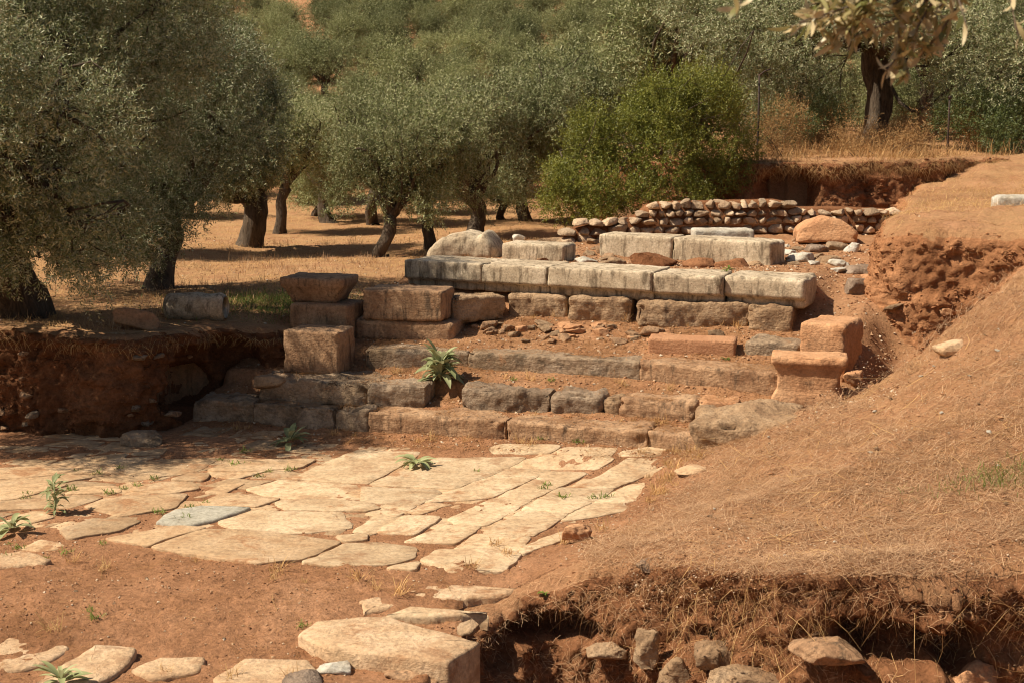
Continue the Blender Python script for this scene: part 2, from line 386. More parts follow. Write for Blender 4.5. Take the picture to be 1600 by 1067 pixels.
def T_h(x, y): return 3.05 + 0.012 * np.maximum(y - 30, 0) + 0.04 * vnoise(np.stack([x * .7, y * .7, 0 * x + 2], -1))
xs = np.concatenate([np.linspace(-160, -12, 50)[:-1], np.linspace(-12, -7.2, 50)[:-1], np.arange(-7.2, 8.0, 0.042), np.linspace(8.0, 13, 60), np.linspace(13, 170, 50)[1:]])
ys = np.concatenate([np.linspace(-12, 8.4, 24)[:-1], np.arange(8.4, 20, 0.042), np.arange(20, 30, 0.07), np.linspace(30, 45, 70), np.linspace(45, 420, 110)[1:]])
X, Y = np.meshgrid(xs, ys, indexing='ij')
def noise_ground(x, y):
    p = np.stack([x, y, 0 * x], -1)
    return 0.024 * fbm(p * 1.1, 3) + 0.018 * fbm(p * 5.5 + 3, 3) + 0.020 * np.maximum(0, fbm(p * 16 + 8, 2))
Z = H_low(X, Y)
Zm = MOUND(X, Y)
inC = inside(C_poly, X, Y)
Z = np.where(inC, np.maximum(Z, np.where(X > 13, np.minimum(Zm, 3.1), Zm)), Z)
trench = inside(np.array([tuple(p) for p in F_in[1:]] + [(60,9.9),(60,-20),(-.62,-20),(-.62,9.4),(-.52,9.75),(-.32,10.2)]), X, Y)
Z = np.where(trench, -0.8, Z)
inL = inside(L_poly, X, Y); Z = np.where(inL, L_h(X, Y), Z)
inT = inside(T_poly, X, Y); Z = np.where(inT, T_h(X, Y), Z)
Z = np.where(Y > 38, np.maximum(np.where(inT | inL, Z, 1.0), H_hill(X, Y)), Z)
Z = np.where((X < -7) & (Y < 17.5), 0.0, Z)
# soften the earth boundary between grove and platform
def box_blur(A, k):
    for ax in (0, 1):
        A = np.swapaxes(A, 0, ax)
        P = np.pad(A, ((k, k), (0, 0)), mode='edge'); c = np.cumsum(np.concatenate([np.zeros((1, P.shape[1])), P]), 0)
        A = (c[2 * k + 1:] - c[:-2 * k - 1]) / (2 * k + 1)
        A = np.swapaxes(A, 0, ax)
    return A
def dist_poly(pts, x, y):
    d = np.full(x.shape, 1e9); P = np.asarray(pts, float)
    for a, b_ in zip(P[:-1], P[1:]):
        ab = b_ - a; t = np.clip(((x - a[0]) * ab[0] + (y - a[1]) * ab[1]) / (ab @ ab), 0, 1)
        d = np.minimum(d, np.hypot(x - a[0] - ab[0] * t, y - a[1] - ab[1] * t))
    return d
soft = smooth(1.1, 0.4, dist_poly([(-2.45,19.6),(-2.35,20.2),(-1.9,20.9),(-1.2,22.3),(0.4,24.3),(1.4,26)], X, Y))
Z = Z * (1 - soft) + box_blur(box_blur(Z, 6), 6) * soft
NZ = noise_ground(X, Y)
_, vP = uv(X, Y)
damp = np.where(Y > 45, 0.3, 1.0)
Z0 = Z.copy()
damp = damp * (1 + .7 * smooth(13, 12.4, Y) * smooth(9, 9.4, Y) * (1 - inC * smooth(0, .1, Zm))) * (1 - .45 * smooth(-.2, -.6, vP) * smooth(12.0, 12.8, Y) * (1 - inC * smooth(0, .1, Zm)))
Z = Z + NZ * damp
def Hs(x, y, A=None):
    A = Z if A is None else A
    x = np.asarray(x, float); y = np.asarray(y, float)
    i = np.clip(np.searchsorted(xs, x) - 1, 0, len(xs) - 2); j = np.clip(np.searchsorted(ys, y) - 1, 0, len(ys) - 2)
    a = np.clip((x - xs[i]) / (xs[i + 1] - xs[i]), 0, 1); b_ = np.clip((y - ys[j]) / (ys[j + 1] - ys[j]), 0, 1)
    return A[i, j] * (1 - a) * (1 - b_) + A[i + 1, j] * a * (1 - b_) + A[i, j + 1] * (1 - a) * b_ + A[i + 1, j + 1] * a * b_
g = mesh_obj("ground", np.stack([X, Y, Z], -1).reshape(-1, 3), grid_faces(len(xs), len(ys)), M['ground'])
tag(g, kind="structure")
straw_amt = np.where(inC, smooth(0.10, 0.4, Zm) * 0.38, 0.0)
straw_amt = np.where(inC & (Y > 17.4) & (Zm > 1.9), .6, straw_amt)
straw_amt = np.where(inL, 0.9, straw_amt); straw_amt = np.where(inT, 0.5, straw_amt)
straw_amt = np.where(Y > 45, 0.15, straw_amt)
ua, va = uv(X, Y)
straw_amt = np.where((va > 0.3) & ~inL & ~inT & ~inC, 0.25, straw_amt)
at = g.data.attributes.new("straw", 'FLOAT', 'POINT'); at.data.foreach_set("value", straw_amt.ravel().astype(np.float32))

def spline(pts, step):
    P = np.array(pts, float); d = np.concatenate([[0], np.cumsum(np.linalg.norm(np.diff(P[:, :2], axis=0), axis=1))])
    Pe = np.concatenate([[2 * P[0] - P[1]], P, [2 * P[-1] - P[-2]]])
    out = []
    for k in range(len(P) - 1):
        n = max(2, int((d[k + 1] - d[k]) / step)); t = np.linspace(0, 1, n, endpoint=False)[:, None]
        p0, p1, p2, p3 = Pe[k], Pe[k + 1], Pe[k + 2], Pe[k + 3]
        out.append(0.5 * (2 * p1 + (p2 - p0) * t + (2 * p0 - 5 * p1 + 4 * p2 - p3) * t ** 2 + (3 * p1 - p0 - 3 * p2 + p3) * t ** 3))
    out.append(P[-1:]); return np.concatenate(out)
def bank(name, edge, side, hplat, step, rows, amp, seed, bulge=0.05, foot=0.25, caves=(), freq=2.4, m='bank', straw=.55, wav=.22, lip=.08):
    """an earth face along an edge: side=+1 when the plateau lies on the left hand; returns object"""
    P = spline(edge, step); t = np.gradient(P[:, :2], axis=0); t /= np.linalg.norm(t, axis=1)[:, None]
    for _ in range(12): t[1:-1] = (t[:-2] + t[1:-1] * 2 + t[2:]) / 4
    t /= np.linalg.norm(t, axis=1)[:, None]
    n = np.stack([t[:, 1], -t[:, 0]], 1) * side          # points out of the bank
    w = fbm(np.stack([P[:, 0] * 1.3, P[:, 1] * 1.3, 0 * P[:, 0] + seed], -1), 4) * wav
    nt_ = 12
    vt = np.concatenate([np.linspace(-1, 0, nt_, endpoint=False), np.linspace(0, 1, rows)])
    S = len(P); R = len(vt)
    T_ = np.repeat(vt[None], S, 0)
    off = np.where(T_ < 0, T_ * 0.75, bulge * np.sin(np.clip(T_, 0, 1) * math.pi) + foot * np.clip(T_, 0, 1) ** 2.2)
    off = off + w[:, None] * np.where(T_ < 0, 1 + T_, 1)
    x = P[:, None, 0] + n[:, None, 0] * off; y = P[:, None, 1] + n[:, None, 1] * off
    ztop = hplat(x, y) + noise_ground(x, y) + 0.018 + 0.045 * np.minimum(T_, 0)
    ze = ztop[:, nt_:nt_ + 1]
    zb = P[:, None, 3]
    tt = np.clip(T_, 0, 1)
    z = np.where(T_ < 0, ztop, ze + (zb - 0.12 - ze) * (tt ** 1.05))
    z = z - lip * (1 + .8 * fbm(np.stack([x * 2.3, y * 2.3, 0 * x + seed], -1), 3)) * np.exp(-((T_ / 0.13) ** 2)) * np.where(T_ < 0, np.clip(1 + T_, 0, 1), 1)
    p = np.stack([x, y, z], -1)
    q = np.stack([x, y, z], -1)
    d = amp * (0.85 * fbm(q * freq + seed, 3) + 0.75 * fbm(q * freq * 2.9 + seed * 2, 5, .68) + 0.22 * ridge(q * np.array([1, 1, .45]) * freq * 5.5 + 5, 3))
    fade = np.where(T_ < 0, np.clip(1 + T_, 0, 1) ** 1.5 * 0.5, 1)
    d = d * fade
    for (cx, cy, cz, rx, rz_, dep) in caves:
        rr = ((x - cx) ** 2 + (y - cy) ** 2) / rx ** 2 + ((z - cz) / rz_) ** 2 + 0.5 * fbm(q * 3 + 40, 3)
        d = d - dep * smooth(1.25, 0.6, rr) * np.where(T_ < 0.06, 0, 1)
    p[..., 0] += n[:, None, 0] * d; p[..., 1] += n[:, None, 1] * d
    p[..., 2] += 0.35 * amp * fbm(q * freq * 3 + 70, 3) * fade
    f = grid_faces(S, R)
    if side > 0: f = f[:, ::-1]
    col = np.tile(np.arange(R - 1), S - 1)
    o = mesh_obj(name, p.reshape(-1, 3), f, [M[m], M['ground']], midx=(col < nt_ - 1 + (np.repeat(w[:-1], R - 1) * 14).astype(int)).astype(int)); tag(o, kind="structure")
    at = o.data.attributes.new("straw", 'FLOAT', 'POINT')
    at.data.foreach_set("value", (np.where(T_ < 0, straw, straw * .5)).ravel().astype(np.float32))
    return p, n
bank_L, nL = bank("earth_bank", L_EDGE, 1, L_h, 0.035, 54, 0.15, 11, 0.10, 0.20, caves=((-4.25,18.0,.45,.55,.50,.75),(-3.75,18.5,.6,.4,.4,.5)), freq=3.0, m='bank_shade')
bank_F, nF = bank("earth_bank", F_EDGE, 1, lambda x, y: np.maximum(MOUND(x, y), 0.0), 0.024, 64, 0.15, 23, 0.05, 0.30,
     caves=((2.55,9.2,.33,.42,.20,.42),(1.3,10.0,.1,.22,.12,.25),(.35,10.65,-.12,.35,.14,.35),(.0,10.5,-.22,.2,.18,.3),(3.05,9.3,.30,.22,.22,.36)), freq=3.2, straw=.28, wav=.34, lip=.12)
bank_C, nC = bank("earth_bank", C_EDGE, 1, lambda x, y: MOUND(x, y), 0.034, 64, 0.10, 37, 0.05, 0.14, m='bank_light', freq=3.4, wav=.10, straw=.6, lip=.14)
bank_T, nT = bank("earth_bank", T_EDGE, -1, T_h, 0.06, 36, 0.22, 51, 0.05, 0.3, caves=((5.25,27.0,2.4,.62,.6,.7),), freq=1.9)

Zp = np.where(inC, H_low(X, Y), Z0)

# ------------------------------------------------------------------ rocks and cut blocks
def box_shell(lx, ly, lz, res):
    n = [max(3, int(round(l / res))) for l in (lx, ly, lz)]
    h = np.array([lx, ly, lz]) / 2
    verts = []; faces = []; off = 0
    for ax in range(3):
        a, b_ = (ax + 1) % 3, (ax + 2) % 3
        for s in (-1, 1):
            ga = np.linspace(-h[a], h[a], n[a] + 1); gb = np.linspace(-h[b_], h[b_], n[b_] + 1)
            A_, B_ = np.meshgrid(ga, gb, indexing='ij')
            v = np.zeros((A_.size, 3)); v[:, a] = A_.ravel(); v[:, b_] = B_.ravel(); v[:, ax] = s * h[ax]
            f = grid_faces(n[a] + 1, n[b_] + 1, off)
            faces.append(f if s > 0 else f[:, ::-1]); verts.append(v); off += len(v)
    v = np.concatenate(verts); f = np.concatenate(faces)
    key = np.round(v * 1e5).astype(np.int64)
    _, idx, inv = np.unique(key, axis=0, return_index=True, return_inverse=True)
    return v[idx], inv.reshape(-1)[f]
def stone(lx, ly, lz, r=0.03, amp=0.02, freq=3.0, seed=0, res=0.035, chip=0.03, prof=None, lump=0.0):
    """a rounded, weathered block centred on x,y with its base at z=0"""
    v, f = box_shell(lx, ly, lz, res)
    h = np.array([lx, ly, lz]) / 2; r = min(r, h.min() * 0.95)
    q = np.clip(v, -(h - r), h - r); d = v - q; ln = np.linalg.norm(d, axis=1)[:, None]
    nrm = d / np.maximum(ln, 1e-9)
    p = q + nrm * r
    edge = np.clip((np.abs(d) > r * 0.25).sum(1) - 1, 0, 1)
    s = p + seed * 13.7
    p = p + nrm * (amp * (fbm(s * freq, 4) + 0.55 * ridge(s * freq * 2.6, 4) * smooth(-.3, .4, fbm(s * 2 + 60, 2)) + .35 * fbm(s * 11, 3)))[:, None]
    c = .6 * smooth(0.05, 0.5, fbm(s * 4.2 + 31, 3)) + .55 * smooth(.1, .5, fbm(s * 12 + 11, 3))
    e2 = np.sort(np.abs(v) / h, axis=1)[:, 1]                      # near an edge
    p = p - nrm * (chip * c * smooth(0.75, 1.0, e2))[:, None]
    if lump: p = p + lump * np.stack([fbm(s * 1.4 + k * 50, 2) for k in range(3)], 1) * np.array([1, 1, 0.6])
    p[:, 2] += lz / 2
    if prof is not None: p = prof(p, lx, ly, lz)
    return p, f
SEED = [0]
def nseed(): SEED[0] += 1; return SEED[0]
def put(name, label, cat, v, f, mat, loc, rz=0.0, group=None, tilt=(0, 0)):
    o = mesh_obj(name, v, f, M[mat])
    o.location = loc; o.rotation_euler = (tilt[0], tilt[1], rz)
    return tag(o, label, cat, group)
def block(name, label, cat, pl, pr, zt, depth, height, mat, group=None, tilt=(0, 0), rz=None, **kw):
    """a block whose front top edge runs between two measured points at height zt"""
    A = G(*pl, zt); B = G(*pr, zt if not isinstance(zt, tuple) else zt[1])
    d = B - A; L = math.hypot(d[0], d[1]); a = math.atan2(d[1], d[0])
    if rz is not None: a = rz
    kw.setdefault('seed', nseed())
    if cat in ('step block', 'stone block'): L += .03 if cat == 'step block' else .012
    v, f = stone(L, depth, height, **kw)
    back = np.array([-math.sin(a), math.cos(a)])
    c = (A + B)[:2] / 2 + back * depth / 2
    if cat == 'step block': STEPTOPS.append((c[0], c[1], a, L / 2 - .03, depth / 2 - .04, zt))
    return put(name, label, cat, v, f, mat, (c[0], c[1], zt - height), a, group, tilt)
def rock_v(lx, ly, lz, seed, res=None, ang=0.35):
    """irregular boulder: rounded block cut by random planes and roughened"""
    res = res or max(0.02, min(0.06, min(lx, ly, lz) / 7))
    v, f = box_shell(lx, ly, lz, res)
    h = np.array([lx, ly, lz]) / 2
    n = v / h; n4 = (np.abs(n) ** 5.0).sum(1) ** (1 / 5.0)
    p = n / n4[:, None]
    rg = np.random.default_rng(seed + 100)
    for k in range(15):
        d = rg.normal(size=3); d /= np.linalg.norm(d); off = rg.uniform(0.62, 1.0)
        t = p @ d - off; p = p - np.where(t > 0, t, 0)[:, None] * d * 0.97
    p = p * h
    s = p + seed * 7.3
    k = min(lx, ly, lz)
    nn = p / np.maximum(np.linalg.norm(p, axis=1), 1e-6)[:, None]
    p = p + nn * (k * 0.09 * fbm(s * (1.2 / k) , 3) + k * 0.06 * ridge(s * (3.0 / k), 3))[:, None]
    lo, hi_ = p[:, 2].min(), p[:, 2].max(); p[:, 2] = np.maximum(p[:, 2], lo + .22 * (hi_ - lo))
    p[:, 2] -= p[:, 2].min()
    return p, f
def rock(name, label, px0, px1, py0, py1, zbase, mat, depth=None, group=None, rz=0.0, cat="rock", sink=0.04, tilt=(0, 0), seed=None):
    """a rock measured by its picture extents, resting at height zbase"""
    P = G((px0 + px1) / 2, py1, zbase) if zbase is not None else hit((px0 + px1) / 2, py1)
    zbase = float(P[2]); s = math.hypot(P[0], P[1]) / F * 1.0
    w = (px1 - px0) * s
    dep = depth or w * 0.8
    # visible height: vertical extent less the foreshortened top
    pit = (CAM_Z - zbase) / P[1]
    hz = max(0.05, ((py1 - py0) * s - dep * pit * 0.8)) + sink
    v, f = rock_v(w, dep, hz, seed or nseed())
    return put(name, label, cat, v, f, mat, (P[0], P[1] + dep * 0.4, zbase - sink), rz, group, tilt)

def hit(px, py):
    d = ray(px, py); t = np.linspace(6, 45, 4000)
    x, y, z = d[0] * t, d[1] * t, CAM_Z + d[2] * t
    g_ = Hs(x, y); m_ = np.maximum(MOUND(x, y), 0); g_ = np.maximum(g_, np.where((x > 1) & (y < 16.3) & (y > 9.3), m_, -9))
    i = int(np.argmax(z < g_)); return np.array([x[i], y[i], g_[i]])
# ---- marble course along the top of the stairway
def undercut(p, lx, ly, lz):
    front = smooth(-ly * 0.1, -ly * 0.45, p[:, 1])
    p = p.copy(); p[:, 1] += 0.10 * front * smooth(0.36 * lz, 0.27 * lz, p[:, 2]); return p
STEPTOPS = []
gm = "marble blocks of the top course"
mk = dict(r=0.018, amp=0.008, chip=0.03, res=0.028, prof=undercut)
block("marble_block", "pale grey marble block at the left end of the long top course", "stone block", (632,406), (751,413), 1.85, .85, .40, 'marble', gm, **mk)
block("marble_block", "short marble block second from the left in the long top course", "stone block", (753,413), (854,418), 1.85, .85, .40, 'marble', gm, **mk)
block("marble_block", "longest marble block with a diagonal crack, middle of the top course", "stone block", (856,418), (1017,426), 1.85, .85, .40, 'marble', gm, **mk)
block("marble_block", "dark weathered marble block second from the right in the top course", "stone block", (1019,428), (1129,432), 1.83, .8, .40, 'marble', gm, **{**mk, 'r': .035, 'chip': .045})
block("marble_block", "rounded streaky marble block at the right end of the top course casting a shadow", "stone block", (1131,431), (1257,437), 1.83, .85, .41, 'marble', gm, **{**mk, 'r': .06, 'chip': .05})
# ---- rough foundation course below it
g4 = "rough foundation stones under the marble"
rk = dict(r=0.03, amp=0.05, chip=0.09, res=0.03, lump=0.05, freq=3.0)
for a, b_, z, lab in (((708,466),(792,462),1.465,"low crumbling foundation stone below the left end of the marble course"),
                      ((794,461),(884,463),1.465,"rough brown foundation stone below the second marble block, sloping face"),
                      ((888,465),(984,469),1.465,"tan foundation stone with a chipped right corner below the longest marble block"),
                      ((996,471),(1170,475),1.465,"longest foundation stone, smooth tapering face, below the dark marble block"),
                      ((1174,478),(1238,481),1.45,"short rounded foundation stone below the right marble block")):
    block("foundation_stone", lab, "stone block", a, b_, z, .5, .36, 'rubble', g4, **rk)
# ---- third step
g3 = "blocks of the upper step"
sk = dict(r=0.018, amp=0.022, chip=0.06, res=0.026, freq=3.2)
block("step_block", "short block at the left end of the upper step, below the stacked blocks", "step block", (571,545), (678,548), .90, .46, .34, 'step', g3, **sk)
block("step_block", "narrow dark block between two longer ones of the upper step above the leafy plant", "step block", (681,548), (731,549), .89, .46, .34, 'step', g3, **sk)
block("step_block", "very long dark stained block in the middle of the upper step", "step block", (733,549), (999,565), .90, .46, .34, 'step', g3, **sk)
block("step_block", "long orange brown block at the right end of the upper step, below the pink block", "step block", (1001,565), (1216,582), .90, .5, .36, 'brown', g3, **sk)
# ---- second step
g2 = "stones of the middle step"
s2 = dict(r=0.014, amp=0.04, chip=0.10, res=0.026, lump=0.02)
block("step_block", "big shaded block of the middle step carrying the square pedestal", "step block", (404,590), (573,600), .62, .85, .34, 'step', g2, **{**s2, 'lump': .05})
block("step_block", "dark rounded block of the middle step left of the leafy plant", "step block", (576,600), (664,603), .62, .5, .33, 'grey_step', g2, **s2)
block("step_block", "rough grey cracked block of the middle step right of the leafy plant", "step block", (722,607), (860,613), .60, .52, .34, 'grey_step', g2, **{**s2, 'amp': .05})
block("step_block", "grey angular block of the middle step, second right of the leafy plant", "step block", (864,614), (940,618), .60, .5, .34, 'grey_step', g2, **{**s2, 'amp': .05, 'r': .09})
block("step_block", "small knobbly stone wedged in the middle step between grey and earthy blocks", "step block", (943,620), (970,622), .58, .3, .3, 'rubble', g2, **{**s2, 'r': .09})
block("step_block", "earth covered crumbling block of the middle step left of the cut block", "step block", (972,622), (1083,630), .58, .5, .33, 'brown', g2, **{**s2, 'amp': .06})
block("step_block", "small cleanly cut block at the right end of the middle step", "step block", (1085,626), (1150,630), .60, .5, .36, 'orange', g2, **{**s2, 'r': .02, 'amp': .012, 'lump': 0})
# ---- bottom step
g1 = "stones of the bottom step"
s1 = dict(r=0.012, amp=0.032, chip=0.08, res=0.026, lump=0.012)
block("step_block", "squared dark block at the shaded left end of the bottom step", "step block", (303,625), (393,629), .34, .6, .40, 'step', g1, **s1)
block("step_block", "long shaded block of the bottom step behind the spiky weed", "step block", (396,629), (520,638), .34, .6, .40, 'step', g1, **{**s1, 'amp': .04})
block("step_block", "short pitted dark block of the bottom step in the tree shade", "step block", (523,638), (573,642), .34, .6, .40, 'step', g1, **{**s1, 'amp': .05})
block("step_block", "long half shaded block of the bottom step below the leafy plant", "step block", (576,643), (789,657), .34, .6, .40, 'brown', g1, **s1)
block("step_block", "long worn sunlit block in the middle of the bottom step", "step block", (792,658), (1010,673), .34, .6, .38, 'brown', g1, **{**s1, 'r': .03})
block("step_block", "low rounded sunlit block at the right end of the bottom step beside the rough boulder", "step block", (1013,674), (1118,684), .33, .6, .36, 'brown', g1, **{**s1, 'r': .04})

# ---- left stacked blocks
def flare(p, lx, ly, lz):
    p = p.copy(); t = p[:, 2] / lz
    s = np.interp(t, [0, .12, .45, .55, .62, .72, 1.0], [.70, .72, .86, .88, .97, 1.0, 1.0])
    p[:, 0] *= s; p[:, 1] *= s; return p
block("capital_block", "dark topped flaring capital block balanced on the left stack", "stone block", (443,432), (526,438), 1.75, .68, .36, 'brown', None, rz=-.26, r=.03, amp=.012, chip=.04, prof=flare)
block("pedestal_block", "shaded square block under the flaring capital", "stone block", (455,474), (537,479), 1.40, .72, .52, 'brown', None, rz=-.28, r=.03, amp=.015)
block("pedestal_block", "cubic stained block standing on the middle step in front of the flaring capital stack", "stone block", (443,516), (527,520), 1.17, .62, .57, 'brown', None, rz=-.26, r=.02, amp=.014, chip=.04)
block("cut_block", "large smooth rectangular block lying on a rougher one, left stack", "stone block", (567,452), (690,456), 1.60, .62, .42, 'brown', None, rz=-.24, r=.015, amp=.008, chip=.03)
block("cut_block", "rough brown block with a rounded right end under the smooth rectangular block", "stone block", (555,498), (706,505), 1.18, .70, .30, 'brown', None, rz=-.24, r=.06, amp=.02)
# ---- right pedestals
def altar(p, lx, ly, lz):
    p = p.copy(); t = p[:, 2] / lz
    s = np.interp(t, [0, .14, .22, .34, .62, .80, .86, 1.0], [1.0, 1.0, .96, .86, .84, .93, 1.02, 1.03])
    p[:, 0] *= s; p[:, 1] *= s; return p
block("altar_block", "waisted orange altar shaped block with a cracked flaring top, right end of the steps", "stone block", (1207,556), (1322,561), 1.13, .50, .62, 'orange', None, rz=-.22, r=.025, amp=.014, chip=.06, prof=altar, res=.028)
block("pedestal_block", "tall plain orange block standing behind the waisted altar block", "stone block", (1249,505), (1322,508), 1.41, .80, .80, 'orange', None, rz=-.52, r=.03, amp=.014, chip=.05)
block("cut_block", "pink granular rectangular block lying alone on the upper step", "stone block", (1013,529), (1149,533), 1.12, .42, .24, 'pink', None, rz=-.2, r=.015, amp=.006, chip=.015)
block("rough_ledge", "low dark rough ledge between the pink block and the right pedestals", "stone block", (1166,531), (1248,536), 1.13, .5, .3, 'step', None, r=.06, amp=.04, lump=.03)
# ---- platform behind the marble course
gb = "pale blocks of the back course"
bk = dict(r=0.03, amp=0.012, chip=0.04, res=0.04)
block("marble_block", "pale marble block at the left of the back course, rubble piled in front", "stone block", (936,366), (1049,371), 2.05, .6, .40, 'marble', gb, **bk)
block("marble_block", "longer pale marble block at the right of the back course with a dark right end", "stone block", (1051,371), (1205,379), 2.05, .62, .42, 'marble', gb, **bk)
block("flat_slab", "thin flat tan slab lying behind the back course in front of the rubble wall", "stone slab", (1085,360), (1180,360), 2.08, .5, .25, 'marble_white', None, r=.03, amp=.02)
block("cut_block", "low grey squared block lying between the grooved boulder and the back course", "stone block", (784,380), (880,384), 1.98, .55, .40, 'marble', None, r=.03, amp=.014)
def groove(p, lx, ly, lz):
    p = p.copy(); t = p[:, 0] / lx
    p[:, 2] *= np.interp(t, [-.5, -.3, .0, .16, .22, .32, .5], [.45, .8, .98, .92, .85, 1.02, .55]); return p
v, f = stone(1.12, .8, .46, r=.14, amp=.03, res=.035, seed=nseed(), prof=groove, lump=.04)
P = G(728, 402, 1.72)
put("boulder", "smooth whitish boulder with a groove, behind the left end of the marble course", "boulder", v, f, 'marble', (P[0], P[1] + .45, 1.64), -.2)
P = hit(1590, 322)
v, f = stone(.75, .42, .30, r=.04, amp=.02, chip=.05, seed=nseed())
put("flat_slab", "pale marble block half buried on the right terrace at the edge of view", "stone block", v, f, 'marble_white', (P[0] + .12, P[1] + .2, P[2] - .17), -.1)
# ---- single rocks
rock("boulder", "shaded brown boulder lying beside the big olive trunk", 166, 244, 472, 512, 1.2, 'orange', .5)
def drum(lx, r, seed):
    n, m = 40, 44
    t = np.linspace(-.5, .5, n); a = np.linspace(0, 2 * math.pi, m, endpoint=False)
    T_, A_ = np.meshgrid(t, a, indexing='ij')
    R = r * np.interp(np.abs(T_), [0, .42, .47, .5], [1, .98, .9, .72])
    p = np.stack([T_ * lx, R * np.cos(A_), R * np.sin(A_) * .92], -1)
    p += (0.02 * fbm(p * 5 + seed, 4))[..., None] * np.stack([0 * A_, np.cos(A_), np.sin(A_)], -1)
    f = []
    for i in range(n - 1):
        for j in range(m): f.append((i * m + j, i * m + (j + 1) % m, (i + 1) * m + (j + 1) % m, (i + 1) * m + j))
    f.append(tuple(range(m))); f.append(tuple((n - 1) * m + j for j in range(m))[::-1])
    p = p.reshape(-1, 3); p[:, 2] -= p[:, 2].min(); return p, [q[::-1] for q in f]
v, f = drum(.84, .21, 3)
P = G(302, 500, 1.2)
put("column_drum", "pale column drum lying on its side in the olive grove", "column drum", v, f, 'marble', (P[0], P[1] + .2, 1.15), -.12)
v, f = stone(1.22, .9, .50, r=.08, amp=.07, chip=.16, lump=.14, freq=3.2, res=.03, seed=nseed())
P = G(1178, 655, .52)
put("conglomerate_boulder", "large pitted conglomerate boulder where the steps meet the straw mound", "boulder", v, f, 'rubble', (P[0], P[1] + .10, .10), -.2, None, (.06, -.05))
rock("boulder", "whitish nose shaped stone at the left tip of the middle step", 388, 450, 572, 606, .5, 'rubble', .5)
rock("rock", "brown rounded rock leaning against the right side of the altar block", 1318, 1358, 568, 598, .72, 'orange', .3)
rock("rock", "low split orange rock at the foot of the altar block beside the mound", 1322, 1382, 590, 628, .58, 'orange', .35)
rock("rock", "long pale stone half buried in straw on the mound slope", 1462, 1530, 516, 546, None, 'slab_front', .35, rz=.35, sink=.12)
rock("rock", "pale stone with a dark end at the right edge of the pavement", 1056, 1112, 714, 740, None, 'slab_front', .4)
def peak(p, lx, ly, lz):
    p = p.copy(); t = p[:, 0] / lx + .12 * p[:, 1] / ly
    p[:, 2] *= np.interp(t, [-.55, -.3, -.05, .2, .55], [.45, .8, 1.0, .85, .35]); k = 1 - .35 * p[:, 2] / lz
    p[:, 1] *= k; return p
v, f = stone(.92, .75, .44, r=.05, amp=.03, chip=.06, lump=.10, freq=2.2, res=.03, seed=nseed(), prof=peak)
P = hit(1296, 382)
put("boulder", "big bright orange boulder in front of the rubble wall", "boulder", v, f, 'orange', (P[0], P[1] + .35, P[2] + .02), -.15)
for a in ((1253,1302,376,394,1.85,'schist',"dark flat stone under the left of the bright orange boulder"),
          (1290,1323,370,392,1.86,'wall_stone1',"squarish stone under the middle of the bright orange boulder"),
          (1321,1346,376,394,1.85,'marble_white',"small pale pointed stone right of the bright orange boulder"),
          (1233,1277,391,410,1.78,'marble_white',"pale pointed flat stone right of the longer back course block"),
          (1277,1316,396,412,1.78,'rubble',"tan flat stone below the stones under the orange boulder"),
          (1320,1375,404,428,1.72,'schist',"upper jutting ledge stone beside the earth cliff"),
          (1322,1362,428,462,1.52,'schist',"lower blocky stone under the jutting ledge beside the earth cliff"),
          (800,822,361,380,1.68,'marble_white',"small white stone behind the low grey squared block"),
          (840,898,366,384,1.70,'rubble',"flat tan stone left of the back course"),
          (893,940,362,376,1.78,'schist',"thin slab poking out left of the back course"),
          (980,1062,386,418,1.74,'bank',"reddish earth clod on the platform in front of the back course"),
          (1060,1120,398,418,1.74,'bank',"low reddish clod right of the larger clod behind the marble course"),
          (1118,1172,398,418,1.74,'bank',"dark reddish clod beside the end of the back course"),
          (930,985,376,396,1.80,'rubble',"flat brown stone leaning on the left back course block"),
          (985,1010,374,392,1.84,'rubble',"small stone wedged against the joint of the back course"),
          (895,935,396,412,1.75,'marble_white',"grey rounded stone just behind the longest marble block"),
          (1165,1203,402,416,1.75,'rubble',"flat stone below the right end of the back course"),
          (945,982,398,414,1.75,'rubble',"pale broken stone behind the longest marble block")):
    rock("rock", a[6], a[0], a[1], a[2], a[3], None, a[5])
# foreground bank stones
def bank_rock(label, px0, px1, py0, py1, y, mat, rz=0.0, flat=1.0, name="rock"):
    y += .05 if py1 < 960 else .13; c = D((px0 + px1) / 2, (py0 + py1) / 2, y); s = y / F
    w = (px1 - px0) * s; h = (py1 - py0) * s * flat
    sd = nseed(); v, f = rock_v(w * 1.06, w * .8, h * 1.06, sd, res=max(.012, min(w, h) / 14)); v[:, 2] -= h / 2
    v += (.06 * h * ridge(v * (4 / h) + sd, 4))[:, None] * v / np.maximum(np.linalg.norm(v, axis=1), 1e-4)[:, None]
    put(name, label, "rock", v, f, mat, (c[0], c[1], c[2]), rz)
bank_rock("dark curled stone on the lip of the foreground bank", 958, 1000, 868, 898, 10.9, 'rubble')
bank_rock("purplish flat broken stone on the lip of the foreground bank", 992, 1044, 864, 888, 10.75, 'schist', .2)
bank_rock("pale flat stone jutting from the foreground bank", 918, 980, 998, 1024, 10.45, 'rubble')
bank_rock("upright rounded grey stone in the foreground bank", 988, 1032, 975, 1042, 10.2, 'rubble')
bank_rock("pitted tan stone low in the foreground bank left of centre", 1028, 1082, 1018, 1075, 10.0, 'rubble')
bank_rock("blocky tan stone with a dark hollow under it, middle of the foreground bank", 1088, 1142, 998, 1044, 9.85, 'rubble')
bank_rock("grey layered slab at the bottom of the foreground bank", 1098, 1232, 1038, 1078, 9.55, 'rubble')
bank_rock("long ledge stone roofing the dark hollow of the foreground bank", 1236, 1346, 994, 1030, 9.2, 'brown', 0.05)
